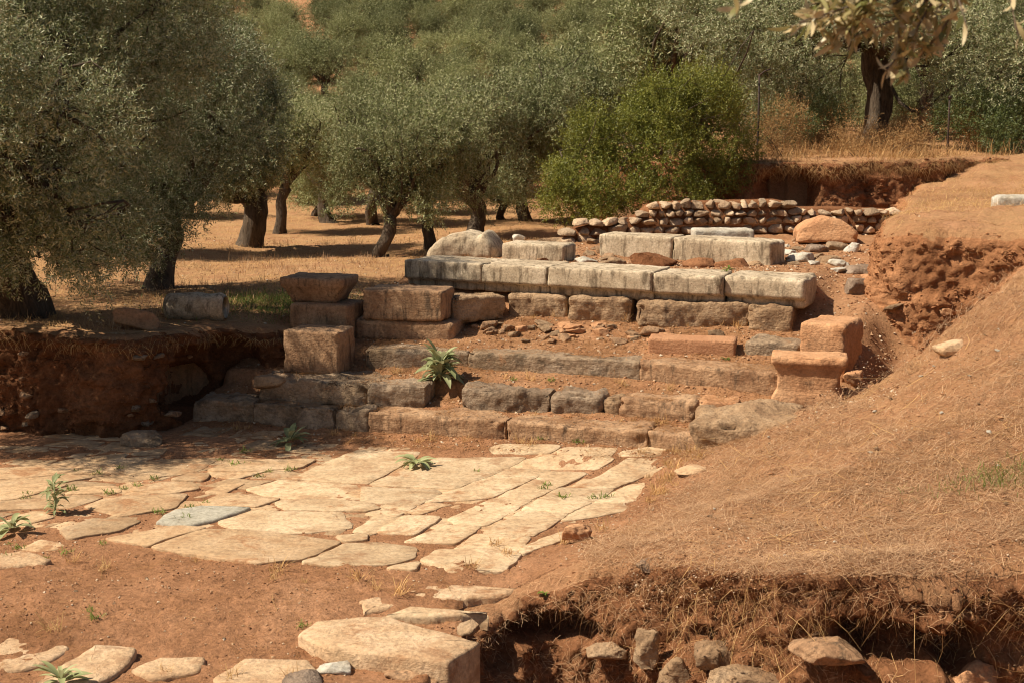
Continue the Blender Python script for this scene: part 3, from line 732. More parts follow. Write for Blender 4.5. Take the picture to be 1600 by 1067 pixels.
bank_rock("smooth orange stone at the bottom right of the foreground bank", 1486, 1562, 1024, 1085, 9.15, 'orange')
bank_rock("small reddish stone on the pavement edge beside the mound", 880, 922, 812, 842, 12.5, 'orange')
bank_rock("tan stone between the pavement edge and the straw mound", 1036, 1058, 772, 790, 13.8, 'orange')
bank_rock("bluish flat stone at the mound foot near the pavement edge", 1046, 1072, 758, 772, 14.4, 'schist')
bank_rock("brown stone at the foot of the left bank in deep shade", 193, 255, 668, 698, 16.7, 'step')
# ---- loose rubble on the slope below the marble
rg = np.random.default_rng(41)
proto_rocks = [rock_v(1, .8, .5, 300 + k, res=.055) for k in range(6)]
rock_mesh = []
def small_rock(name, label, x, y, z, s, mat, group):
    k = int(rg.integers(6)); key = (k, mat)
    o = None
    for kk, oo in rock_mesh:
        if kk == key: o = oo.copy(); COL.objects.link(o); break
    if o is None:
        o = mesh_obj(name, proto_rocks[k][0], proto_rocks[k][1], M[mat]); rock_mesh.append((key, o))
    o.name = name
    o.location = (x, y, z - .15 * s * .5); o.rotation_euler = (rg.uniform(-.25, .25), rg.uniform(-.25, .25), rg.uniform(0, 6.28)); o.scale = (s, s * rg.uniform(.7, 1.2), s * rg.uniform(.6, 1.1))
    return tag(o, label, "rock", group)
for k in range(58):
    px = rg.uniform(712, 1010) if k < 44 else rg.uniform(1010, 1240); u = None
    v_ = rg.uniform(1.85, 2.55); 
    p = G(px, 520, 1.0); uu, _ = uv(p[0], p[1]); q = from_uv(uu, v_)
    small_rock("rubble_stone", "small loose rubble stone on the earth slope below the marble course", q[0], q[1], float(Hs(*q)), rg.uniform(.08, .30), ['rubble', 'orange', 'brown'][k % 3], "loose rubble below the marble course")
for k in range(50):
    x = rg.uniform(0.2, 5.2); y = rg.uniform(21.0, 24.5) - .25 * x * .2
    u_, v_ = uv(x, y)
    if v_ < 3.8: continue
    small_rock("rubble_stone", "small loose rubble stone on the platform between the marble rows", x, y, float(Hs(x, y)), rg.uniform(.1, .32), ['rubble', 'brown', 'marble_white'][k % 3], "loose rubble on the platform")
for k in range(80):
    i = int(rg.integers(len(bank_L))); r_ = int(rg.integers(20, bank_L.shape[1] - 3)); p = bank_L[i, r_]
    if p[0] < -7.5 or p[0] > -3.9: continue
    small_rock("bank_stone", "stone embedded in the shaded left earth bank", p[0], p[1], p[2], rg.uniform(.08, .24), ['step', 'brown'][k % 2], "stones embedded in the left bank")
for k in range(34):
    i = int(rg.integers(len(bank_C))); r_ = int(rg.integers(50, bank_C.shape[1] - 3)); p = bank_C[i, r_]
    if not (15.5 < p[1] < 21): continue
    small_rock("bank_stone", "stone embedded in the foot of the right earth cliff", p[0], p[1], p[2], rg.uniform(.08, .28), ['rubble', 'orange', 'brown'][k % 3], "stones embedded in the right cliff")
for k in range(70):
    x, y = rg.uniform(-6.5, 2.2), rg.uniform(9.3, 16.4)
    small_rock("pebble", "small pebble scattered on the pavement and earth", x, y, float(Hs(x, y)), rg.uniform(.015, .05), ['rubble', 'slab_front', 'brown'][k % 3], "pebbles on the pavement")
for k in range(60):
    x, y = rg.uniform(1.2, 5.6), rg.uniform(9.8, 15.6)
    small_rock("pebble", "small pebble lying in the straw of the mound", x, y, float(Hs(x, y)) + .015, rg.uniform(.02, .06), ['rubble', 'marble_white', 'orange'][k % 3], "pebbles on the straw mound")
# ---- rubble wall
mb = MB()
wp = [(0.85, 24.25), (2.2, 24.5), (4.8, 24.78), (6.95, 24.95)]
wl = spline([(a, b_, 0, 0) for a, b_ in wp], .05)[:, :2]
wd = np.concatenate([[0], np.cumsum(np.linalg.norm(np.diff(wl, axis=0), axis=1))])
def wpos(s): return np.array([np.interp(s, wd, wl[:, 0]), np.interp(s, wd, wl[:, 1])])
wtop = lambda s: float(np.interp(s, [0, .3, .9, 1.4, 1.55, 4.0, 4.1, 5.0, wd[-1]], [1.95, 2.12, 2.2, 2.28, 2.5, 2.54, 2.40, 2.40, 2.34]))
wr = np.random.default_rng(77)
z = 1.74; row = 0
while z < 2.6:
    hrow = wr.uniform(.09, .16); s = wr.uniform(-.1, .1)
    while s < wd[-1]:
        w = wr.uniform(.10, .25) * (1.35 if s < 1.4 else 1) * (1.15 if hrow > .11 else .85)
        sc = s + w / 2
        if z + hrow * .5 < wtop(np.clip(sc, 0, wd[-1])):
            v, f = rock_v(w * 1.10, .36, hrow * wr.uniform(1.0, 1.3), int(wr.integers(1e6)), res=.024)
            p = wpos(np.clip(sc, 0, wd[-1])); v = rotz(v, .07 + wr.uniform(-.3, .3)); ti = wr.uniform(-.10, .10); v[:, 2] += v[:, 0] * ti
            v += np.array([p[0], p[1] - .06 + wr.uniform(-.04, .03), z + wr.uniform(-.015, .015)])
            mb.add(v, f, 0)
        s += w + wr.uniform(.0, .03)
    z += hrow + .008; row += 1
ns = 30; sv = np.linspace(.05, wd[-1] - .02, ns); core = []
for s in sv:
    p = wpos(s); t = wtop(s) - .10
    core += [(p[0], p[1] - .10, 1.6), (p[0], p[1] - .10, t), (p[0], p[1] + .35, t + .02), (p[0], p[1] + .35, 1.6)]
fs = []
for i in range(ns - 1):
    for j in range(4): fs.append((i * 4 + j, i * 4 + (j + 1) % 4, i * 4 + 4 + (j + 1) % 4, i * 4 + 4 + j))
fs += [(0, 1, 2, 3), tuple(ns * 4 - 4 + k for k in (3, 2, 1, 0))]
mb.add(core, fs, 1)
tag(mb.build("rubble_wall", [M['wall_stone'], M['bank']]), "low dry stone rubble wall of many small stones in front of the rear earth bank", "stone wall")

# ------------------------------------------------------------------ pavement slabs
def outline(poly, step=.05, jit=.012, seed=0, corner=.03):
    P = np.asarray(poly, float); out = []
    for i in range(len(P)):
        a, b_, c = P[i - 1], P[i], P[(i + 1) % len(P)]
        la, lc = np.linalg.norm(a - b_), np.linalg.norm(c - b_)
        k = min(corner, la * .3, lc * .3); s0 = b_ + (a - b_) / la * k; s1 = b_ + (c - b_) / lc * k
        for t in (0, .5, 1): out.append((1 - t) ** 2 * s0 + 2 * t * (1 - t) * b_ + t * t * s1)
    P = np.array(out); res = []
    for i in range(len(P)):
        a, b_ = P[i], P[(i + 1) % len(P)]; n = max(1, int(np.linalg.norm(b_ - a) / step))
        for k in range(n): res.append(a + (b_ - a) * k / n)
    P = np.array(res)
    q = np.stack([P[:, 0], P[:, 1], 0 * P[:, 0] + seed], -1)
    P = P + jit * np.stack([fbm(q * 6, 3), fbm(q * 6 + 33, 3)], 1) * 2
    return P
def slab_mesh(poly, z, th, seed, bev=.018, tilt=(0, 0), jit=.012, grow=0.0, zf=None):
    P = outline(poly, jit=jit, seed=seed)
    area = 0.5 * np.sum(P[:, 0] * np.roll(P[:, 1], -1) - np.roll(P[:, 0], -1) * P[:, 1])
    if area < 0: P = P[::-1]
    n = len(P)
    t = np.roll(P, -1, 0) - np.roll(P, 1, 0); t /= np.maximum(np.linalg.norm(t, axis=1), 1e-6)[:, None]
    inn = np.stack([-t[:, 1], t[:, 0]], 1)
    P = P - inn * grow; c = P.mean(0)
    def zz(Q): return z + (zf(Q[:, 0], Q[:, 1]) if zf else 0) + (Q[:, 0] - c[0]) * tilt[0] + (Q[:, 1] - c[1]) * tilt[1] + .010 * fbm(np.stack([Q[:, 0] * 2.5, Q[:, 1] * 2.5, 0 * Q[:, 0] + seed], -1), 3)
    rings = []
    for off, dz in ((0, -th), (0, -bev), (bev * .35, -bev * .35), (bev, 0)):
        Q = P + inn * off; rings.append(np.column_stack([Q, zz(Q) + dz]))
    for k in (.72, .4, .14):
        Q = c + (P + inn * bev - c) * k; rings.append(np.column_stack([Q, zz(Q)]))
    v = np.concatenate(rings); f = []
    for r_ in range(len(rings) - 1):
        for i in range(n): f.append((r_ * n + i, r_ * n + (i + 1) % n, (r_ + 1) * n + (i + 1) % n, (r_ + 1) * n + i))
    f.append(tuple((len(rings) - 1) * n + i for i in range(n)))
    return v, f
k6 = lambda a: [(450 + x * .3628, 680 + y * .3628) for x, y in a]
k5 = lambda a: [(x * .3628, 680 + y * .3628) for x, y in a]
SL = [k6([(870,48),(920,35),(1165,42),(1128,76),(880,72)]), k6([(1168,62),(1200,50),(1415,52),(1385,88),(1172,82)]), k6([(1436,62),(1520,58),(1640,62),(1600,84),(1430,82)]),
 k6([(200,100),(300,64),(565,72),(440,152),(335,204),(20,180)]), k6([(360,206),(485,155),(640,97),(1020,95),(850,176),(720,226)]),
 k6([(-170,228),(-30,190),(305,212),(312,284),(-60,262)]), k6([(322,222),(640,235),(660,246),(560,296),(324,284)]),
 k6([(590,286),(945,140),(1125,146),(880,262)]), k6([(905,264),(1135,152),(1285,156),(1045,270)]), k6([(965,136),(1010,108),(1130,88),(1400,100),(1330,142),(1145,140)]),
 [(895,757),(983,715),(1043,717),(956,761)], [(1009,743),(1054,722),(1068,745)], [(930,783),(982,757),(1034,747),(1034,770),(969,784)],
 k6([(1095,266),(1172,222),(1398,228),(1320,281)]), k6([(698,356),(882,268),(1045,272),(852,384),(730,378)]), k6([(508,452),(690,384),(830,389),(720,457)]),
 k6([(720,490),(812,420),(1042,430),(990,492)]), k6([(850,412),(1005,322),(1208,332),(1060,424)]), k6([(1005,316),(1082,275),(1302,286),(1212,328)]),
 k6([(1180,362),(1302,290),(1432,290),(1470,316),(1290,348)]), k6([(578,535),(640,495),(800,485),(1000,505),(920,582),(700,582)]),
 k6([(66,542),(240,465),(400,460),(545,480),(540,520),(420,552),(200,557)]),
 [(167,841),(276,823),(320,824),(250,842),(232,852)], [(238,853),(320,826),(400,828),(530,845),(472,872),(403,879)],
 k6([(390,412),(500,345),(655,350),(540,424)]), k6([(280,412),(382,345),(482,350),(370,418)]), k6([(340,336),(420,295),(545,302),(465,342)]),
 [(345,814),(400,798),(535,800),(548,822),(480,831),(380,831)], [(432,784),(480,778),(580,785),(590,793),(570,798),(446,795)],
 k5([(870,286),(960,248),(1200,268),(1110,301),(900,299)]), k5([(370,302),(480,262),(800,255),(740,310),(520,342)]), k5([(265,406),(400,360),(600,365),(500,412),(300,440)]),
 k5([(-90,280),(220,255),(430,262),(310,306),(-90,315)]), k5([(-90,240),(190,205),(280,215),(60,272),(-90,276)]), k5([(-90,150),(310,116),(690,86),(480,160),(250,168),(-90,192)]),
 k5([(-90,200),(240,174),(470,166),(230,204),(-90,232)]), k5([(290,106),(540,75),(520,95),(400,112)]), k5([(565,78),(710,54),(700,76),(600,80)]),
 k5([(400,176),(560,110),(940,95),(840,152),(520,197)]), k5([(740,186),(830,160),(900,165),(880,191)]), k5([(900,146),(1000,110),(1180,100),(1345,104),(1300,131),(1050,152)]),
 k5([(890,242),(960,210),(1050,205),(960,247)]), k5([(290,246),(350,220),(500,215),(520,241)]), k5([(570,236),(700,200),(830,205),(850,226),(730,246)]),
 k5([(95,482),(180,445),(270,470),(200,500)]), k6([(1000,482),(1130,430),(1185,410),(1180,442),(1010,502)]), k5([(60,345),(160,330),(230,350),(120,375)]), k6([(430,565),(560,545),(545,575)]),
 k6([(215,430),(335,420),(330,445),(240,450)]), k6([(860,680),(930,665),(1040,660),(960,702)])]
Zp = np.where(inC, H_low(X, Y), Z0)
mb = MB(); pr = np.random.default_rng(19)
for i, pl in enumerate(SL):
    W = []
    for px, py in pl:
        q = G(px, py, .02)
        for _ in range(8): q = G(px, py, .02 + float(Hs(q[0], q[1], Zp)))
        W.append(q[:2])
    v, f = slab_mesh(W, pr.uniform(.013, .026), .12, i * 3.1, tilt=(pr.uniform(-.006, .006), pr.uniform(-.006, .006)), grow=.028, bev=.010, jit=.014, zf=lambda x, y: Hs(x, y, Zp))
    cxp = np.mean([q[0] for q in pl]) - .35 * (np.mean([q[1] for q in pl]) - 760)
    mb.add(v, f, 1 if cxp < 430 + pr.uniform(-90, 90) else 0)
a31 = math.radians(31); e1 = np.array([math.cos(math.radians(-13)), math.sin(math.radians(-13))]); e2 = np.array([math.sin(a31), math.cos(a31)])
for i in range(-16, 12):
    for j in range(-4, 9):
        o_ = np.array([-2.2, 14.2]) + e1 * (i * .62 + (j % 3) * .21) + e2 * (j * .46)
        _, v_ = uv(o_[0], o_[1])
        if v_ > -.55 or o_[1] < 12.95 - .12 * o_[0] * (o_[0] > -3) or o_[1] < 13.2 and o_[0] < -4 or float(MOUND(o_[0], o_[1])) > -.01 or o_[0] > 1.2 or o_[0] < -7.6: continue
        w, h = pr.uniform(.5, .62), pr.uniform(.36, .46)
        W = np.array([o_ + e1 * (sx * w / 2 + pr.uniform(-.05, .05)) + e2 * (sy * h / 2 + pr.uniform(-.05, .05)) for sx, sy in ((-1, -1), (1, -1), (1, 1), (-1, 1))])
        v, f = slab_mesh(W, pr.uniform(-.004, .010), .10, 500 + i * 17.3 + j, jit=.02, bev=.01, zf=lambda x, y: Hs(x, y, Zp))
        mb.add(v, f, 1)
tag(mb.build("stone_pavement", [M['slab'], M['slab_tan']], smooth_=True), kind="structure")
def slab(label, poly, z, th, mat, tilt=(0, 0), jit=.02, name="paving_slab", bev=.025):
    W = np.array([G(px, py, z)[:2] for px, py in poly]); c = W.mean(0)
    v, f = slab_mesh(W - c, z, th, nseed() * 2.3, bev, tilt, jit); v[:, 2] -= z - th
    put(name, label, "paving slab", v, f, mat, (c[0], c[1], z - th))
slab("bluish grey paving slab set among the tan paving", k5([(668,368),(740,318),(870,297),(1090,302),(960,352),(830,379),(740,379)]), .035, .12, 'slab_blue')
slab("thick chipped slab at the left edge of the pavement beside the bare earth", k5([(-90,520),(100,490),(232,530),(180,552),(-90,566)]), .06, .15, 'slab_front')
slab("broad tan slab at the bottom left corner of the picture", k5([(-120,845),(130,835),(312,900),(240,960),(130,1000),(-120,1020)]), .03, .15, 'slab_front')
slab("uneven tan slab with a broken edge behind the bottom left weed", k5([(260,990),(420,890),(600,910),(560,980),(420,1060),(130,1075)]), .035, .15, 'slab_front')
slab("earth covered pitted slab in the bare earth at the bottom of the picture", k5([(560,1000),(700,945),(890,950),(860,1010),(640,1040)]), .02, .12, 'slab_front')
slab("smooth tan slab cut by the bottom of the picture left of the big thick slab", k5([(915,1040),(1060,950),(1330,960),(1385,1020),(1320,1090),(930,1095)]), .035, .15, 'slab_front')
slab("big thick foreground slab with a broken dark right end above the pit", k6([(40,850),(120,792),(420,772),(830,885),(690,975),(380,938),(160,908)]), .115, .42, 'slab_front', jit=.014, bev=.025)
slab("long narrow pale slab lying just behind the big thick foreground slab", k6([(420,772),(520,730),(860,764),(640,774)]), .10, .14, 'slab')
slab("pale weathered slab with a grey patch near the foreground bank", k6([(495,692),(540,642),(720,645),(1010,650),(960,682),(760,702),(620,697)]), .075, .14, 'slab_front')
slab("small triangular pale slab at the corner of the narrow slab", k6([(300,707),(380,692),(540,715),(400,752),(315,762)]), .08, .12, 'slab_front')
rock("rock", "small white rounded stone in front of the big thick slab", 491, 550, 1020, 1048, .02, 'marble_white', .22)
rock("rock", "purple grey boulder at the bottom edge beside the white rounded stone", 430, 502, 1026, 1084, .0, 'schist', .35)
rock("rock", "flat brown stone under the front of the big thick slab", 596, 690, 1030, 1064, -.02, 'brown', .3)
rock("rock", "small tan stone on the earth behind the big thick slab's right corner", 712, 752, 962, 984, .1, 'rubble', .2)

# ------------------------------------------------------------------ trees and shrubs
def rot_to(d, roll):
    """rotation matrices taking +z to unit directions d with a roll"""
    d = d / np.linalg.norm(d, axis=1)[:, None]
    a = np.where(np.abs(d[:, 2:3]) < .95, np.array([[0, 0, 1.0]]), np.array([[1.0, 0, 0]]))
    x = np.cross(a, d); x /= np.linalg.norm(x, axis=1)[:, None]; y = np.cross(d, x)
    c, s = np.cos(roll)[:, None], np.sin(roll)[:, None]
    return np.stack([x * c + y * s, -x * s + y * c, d], -1)
def sprig(n, length, ll, lw, rg):
    """n narrow leaves along a short stem growing up z"""
    V_ = []
    for k in range(n):
        t = (k + .5) / n; a = k * 2.4 + rg.uniform(-.4, .4); el = rg.uniform(.35, .95)
        d = np.array([math.cos(a) * math.cos(el), math.sin(a) * math.cos(el), math.sin(el)])
        s = np.cross(d, rg.normal(size=3)); s /= np.linalg.norm(s)
        b0 = np.array([0, 0, t * length]); L_ = ll * rg.uniform(.7, 1.15)
        V_ += [b0, b0 + d * L_ * .5 + s * lw / 2, b0 + d * L_, b0 + d * L_ * .5 - s * lw / 2]
    return np.array(V_)
def foliage(pos, dirs, n, length, ll, lw, rg, var=6):
    T_ = [sprig(n, length, ll, lw, rg) for _ in range(var)]
    R = rot_to(dirs, rg.uniform(0, 6.28, len(pos))); out = []
    pick = rg.integers(0, var, len(pos)); sc = rg.uniform(.75, 1.25, len(pos))
    for k in range(var):
        m_ = pick == k
        out.append((np.einsum('nij,kj->nki', R[m_], T_[k]) * sc[m_][:, None, None] + pos[m_][:, None]).reshape(-1, 3))
    v = np.concatenate(out); return v, np.arange(len(v)).reshape(-1, 4)
def unit(rg, n):
    d = rg.normal(size=(n, 3)); return d / np.linalg.norm(d, axis=1)[:, None]
def clumpy(clumps, nsp, rg, droop=0.25):
    ex = []
    for c in clumps:
        for _ in range(5):
            d = unit(rg, 1)[0]; q = c[3] * rg.uniform(.75, 1.05)
            ex.append((c[0] + d[0] * q, c[1] + d[1] * q, c[2] + d[2] * q * .9, c[3] * rg.uniform(.22, .42)))
    clumps = [tuple(c[:3]) + (c[3] * .92,) for c in clumps] + ex
    """sprig positions spread through clumps (cx,cy,cz,r)"""
    C_ = np.array(clumps); w = C_[:, 3] ** 2; w /= w.sum()
    k = rg.choice(len(C_), nsp, p=w); d = unit(rg, nsp)
    r = C_[k, 3] * (rg.uniform(0, 1, nsp) ** .34)
    n_ = fbm(d * 2.2 + k[:, None] * 3.7, 2)
    r = r * (1 + .45 * n_)
    pos = C_[k, :3] + d * r[:, None] * np.array([1, 1, .85])
    dr = d + unit(rg, nsp) * .75 + np.array([0, 0, .15]) - np.array([0, 0, droop]) * (d[:, 2:3] < 0)
    return pos, dr
def tube(mb, pts, radii, nseg=10, m=0, rough=.12, seed=0):
    pts = np.array(pts, float); n = len(pts); t = np.gradient(pts, axis=0)
    tn = t / np.linalg.norm(t, axis=1)[:, None]
    ref = np.array([1.0, .1, 0]) if abs(tn[:, 2].mean()) > .6 else np.array([0.05, 0, 1.0])
    X_ = np.cross(np.cross(tn, ref), tn); X_ /= np.linalg.norm(X_, axis=1)[:, None]
    R = np.stack([X_, np.cross(tn, X_), tn], -1); a = np.linspace(0, 2 * math.pi, nseg, endpoint=False)
    ring = np.stack([np.cos(a), np.sin(a), 0 * a], 1)
    v = np.einsum('nij,kj->nki', R, ring)
    rr = np.array(radii)[:, None] * (1 + rough * fbm(np.concatenate([v * 1.2, ], -1) + pts[:, None] * 1.6 + seed, 3) * 2)
    v = v * rr[..., None] + pts[:, None]
    f = [(i * nseg + j, i * nseg + (j + 1) % nseg, (i + 1) * nseg + (j + 1) % nseg, (i + 1) * nseg + j) for i in range(n - 1) for j in range(nseg)]
    f.append(tuple((n - 1) * nseg + j for j in range(nseg)))
    mb.add(v.reshape(-1, 3), f, m)
def curve(a, b_, n, sag, rg):
    a, b_ = np.array(a, float), np.array(b_, float); t = np.linspace(0, 1, n)[:, None]
    off = rg.normal(size=3) * np.linalg.norm(b_ - a) * .12; off2 = rg.normal(size=3) * np.linalg.norm(b_ - a) * .05
    return a + (b_ - a) * t + off * np.sin(t * math.pi) + off2 * np.sin(t * 2 * math.pi) + np.array([0, 0, sag]) * np.sin(t * math.pi)
def tree_meshes(seed, trunk_h, trunk_r, cz, R, Rz, nclump, nsp, nleaf, ll, lw, clumps=None, lean=(0.2, 0), leafmat='olive', seg=12, crad=(.34, .52), low=0.0):
    rg = np.random.default_rng(seed)
    if clumps is None:
        clumps = []
        for k in range(nclump):
            d = unit(rg, 1)[0]; d[2] = d[2] * .9 + .1; rr = rg.uniform(.45, .82)
            clumps.append((d[0] * R * rr + lean[0], d[1] * R * rr + lean[1], cz + d[2] * Rz * rr, R * rg.uniform(*crad)))
        for k in range(max(2, nclump // 5)):
            clumps.append((rg.uniform(-.25, .25) * R, rg.uniform(-.25, .25) * R, cz + rg.uniform(-.2, .3) * Rz, R * .45))
        for k in range(int(low)):
            a = rg.uniform(0, 6.28); clumps.append((math.cos(a) * R * .75, math.sin(a) * R * .75, cz - Rz * .75, R * .3))
    mb = MB()
    top = np.array([lean[0] * .8, lean[1] * .8, trunk_h])
    n = 12; t = np.linspace(0, 1, n); pts = curve((0, 0, -.15), top, n, 0, rg); pts[0, :2] = 0
    rad = trunk_r * (np.interp(t, [0, .1, .25, .7, 1], [1.55, 1.22, 1.0, .88, .95]))
    tube(mb, pts, rad, seg + 6, 0, .28, seed)
    limbs = sorted(clumps[:max(5, nclump)], key=lambda c: 0 if c[2] > trunk_h + .35 else 1)
    for k, c in enumerate(limbs):
        e = np.array(c[:3]); st = top + np.array([0, 0, -trunk_h * rg.uniform(0, .06)])
        pts = curve(st, e, 9, .1, rg); r0 = (trunk_r * rg.uniform(.28, .5) if k > 3 else trunk_r * .6) * (1 if c[2] > trunk_h + .35 else .3)
        tube(mb, pts, np.linspace(r0, .012, 9), max(6, seg - 4), 0, .15, k)
        if seg >= 10:
            for q in range(3):
                b0 = pts[rg.integers(4, 8)]; e2 = e + unit(rg, 1)[0] * c[3] * .9
                tube(mb, curve(b0, e2, 6, .03, rg), np.linspace(r0 * .35, .006, 6), 5, 0, .1, k + q)
    pos, dr = clumpy(clumps, nsp, rg)
    v, f = foliage(pos, dr, nleaf, ll * 3.2, ll, lw, rg)
    m_ = rg.choice(len(pos), len(pos) // 14, replace=False); C0 = pos.mean(0); o_ = pos[m_] - C0; far_ = np.linalg.norm(o_, axis=1) > np.median(np.linalg.norm(pos - C0, axis=1))
    o_ = o_[far_]; o_ /= np.linalg.norm(o_, axis=1)[:, None]
    v2, f2 = foliage(pos[m_][far_] + o_ * ll, o_ + unit(rg, len(o_)) * .5 + np.array([0, 0, .25]), nleaf * 2, ll * 7, ll, lw, rg)
    return mb, np.concatenate([v, v2]), np.concatenate([f, f2 + len(v)])
def make_tree(name, label, loc, rz, meshes, group=None, leafmat='olive', scale=1.0):
    mb, v, f = meshes
    root = empty(name, loc, rz); root.scale = (scale,) * 3
    tag(root, label, "tree", group)
    mb.build("trunk", M['bark'], root)
    mesh_obj("crown", v, f, M[leafmat], root, smooth_=False)
    return root
def copy_tree(src, name, label, loc, rz, scale, group=None):
    c = src.copy(); COL.objects.link(c); c.name = name
    for k in ("label", "group"):
        if k in c: del c[k]
    c.location = loc; c.rotation_euler = (0, 0, rz); c.scale = scale if isinstance(scale, tuple) else (scale,) * 3
    tag(c, label, "tree", group)
    for ch in src.children:
        d = ch.copy(); COL.objects.link(d); d.parent = c; d.matrix_parent_inverse = Matrix.Identity(4)
    return c
def gz(x, y): return float(Hs(x, y))
def base(px, py, z): p = G(px, py, z); return (p[0], p[1], gz(p[0], p[1]) - .03)
def cl(px, py, y, r, b):
    p = D(px, py, y); return (p[0] - b[0], p[1] - b[1], p[2] - b[2], r)
# big left olive
b1 = base(38, 492, 1.22)
c1 = [cl(*a, b1) for a in ((-120,40,18.5,1.2),(-60,180,16.5,.9),(-150,250,19,1.0),(60,30,18.6,.95),(140,110,18.3,.8),(30,120,16.9,.7),(200,40,19.2,.9),(250,120,19.4,.7),(150,210,18.7,.65),(220,230,19.0,.6),(270,40,19.8,.7),
     (90,290,17.2,.5),(20,340,17.0,.45),(60,370,17.3,.4),(-20,280,16.8,.55),(-80,240,16.2,.9),(-210,240,16.2,1.1),(-60,90,16.4,1.0),(-320,200,16.3,1.2),(140,180,17.0,.6),(-160,350,16.4,.6),(60,400,17.1,.38),(-40,420,17.0,.5),(130,390,17.3,.38),(190,375,17.5,.36),(-120,430,16.8,.6),(110,330,17.0,.45),(150,320,18.6,.5),(110,370,18.4,.42),(190,310,19.0,.5),(100,-80,19,1.2),(230,-60,20,1.1),(-20,-120,19,1.4),(-200,100,20,1.4),(10,240,17.8,.45),(60,-20,20.5,1.2),(-100,380,18.3,.5))]
make_tree("olive_tree", "largest olive tree with a thick flared trunk on the left bank above the shaded earth", b1, 0,
    tree_meshes(101, 1.5, .34, 3, 2.5, 2, 32, 24000, 13, .062, .014, clumps=c1, lean=(.1, .1), seg=14))
b2 = base(250, 449, 1.18)
c2 = [cl(*a, b2) for a in ((250,300,22,.7),(200,340,21.8,.55),(300,250,22,.7),(170,290,22.3,.7),(330,180,22.4,.75),(250,180,22.8,.9),(300,100,23,.9),(190,200,22.6,.8),(280,330,21.8,.45),(240,370,21.8,.4),(150,370,22,.5),(350,120,23,.6),(200,400,22,.3),(130,395,22.2,.35),(100,330,22.8,.6))]
make_tree("olive_tree", "olive tree with a straight dark trunk right behind the lying column drum", b2, 0,
    tree_meshes(102, 1.2, .19, 3, 2, 2, 15, 8000, 13, .062, .014, clumps=c2, lean=(0, 0), seg=12))
b3 = base(388, 382, 1.1)
c3 = [cl(*a, b3) for a in ((370,230,29,.8),(330,210,29,.8),(395,200,29.3,.7),(360,140,29.5,.9),(320,150,29.5,.85),(405,235,29,.5),(375,265,28.6,.5),(330,265,28.6,.5),(350,90,30,.7),(300,250,29,.6),(415,150,29.6,.35),(385,110,30,.55),(410,270,29,.3),(335,290,29,.35))]
make_tree("olive_tree", "dense dark rounded olive tree with a stout trunk left of the small grove trees", b3, 0,
    tree_meshes(103, 1.1, .30, 3, 2, 2, 13, 8500, 12, .07, .018, clumps=c3, lean=(.05, 0), seg=12))
# middle grove trees
mid = [tree_meshes(200 + k, (1.0, 1.25, .95)[k], (.17, .14, .19)[k], 2.4, 1.7, 1.3, 20, 3900, 12, .085, .020, lean=((.25, .1), (-.3, 0), (.1, .1))[k], seg=10, low=2, crad=(.20, .36)) for k in range(3)]
gm_ = "young olive trees of the grove behind the ruins"
def mid_tree(px, py, z, k, rz, s, label, first):
    b_ = base(px, py, z)
    if first:
        o = make_tree("olive_tree", label, b_, rz, mid[k], gm_, 'olive_mid', scale=s); o.scale = (s * .86, s * .86, s * .98); return o
    return copy_tree(MIDP[k], "olive_tree", label, b_, rz, (s * .86, s * .86, s * .94), gm_)
MIDP = [None] * 3
MIDP[0] = mid_tree(600, 400, 1.1, 0, 0.3, .84, "grove olive tree with a leafy trunk rising left of the grooved boulder", True)
MIDP[1] = mid_tree(674, 392, 1.1, 1, 1.0, .96, "grove olive tree with a straight trunk just behind the grooved boulder", True)
MIDP[2] = mid_tree(738, 366, 1.1, 2, 2.2, 1.06, "grove olive tree with a leaning dark trunk right of the straight trunked one", True)
mid_tree(437, 362, 1.06, 1, 3.0, 1.0, "slim trunked olive tree close beside the dense dark olive", False)
mid_tree(517, 344, 1.05, 2, 4.1, 1.0, "farther grove olive tree with a low dark crown above the sunlit ground", False)
mid_tree(585, 350, 1.05, 0, 5.0, 1.1, "farther grove olive tree half hidden between two nearer young olives", False)
mid_tree(820, 345, 1.05, 1, 0.4, 1.2, "grove olive tree left of the yellow green bush", False)
mid_tree(905, 336, 1.05, 0, 2.7, 1.4, "taller grove olive tree rising behind the left of the yellow green bush", False)
mid_tree(150, 402, 1.12, 2, 1.1, 1.05, "olive tree half hidden between the largest olive and the straight trunked one", False)
mid_tree(470, 325, 1.0, 2, 0.9, 1.0, "small far olive tree between the slim trunked olive and the low dark crowned one", False)
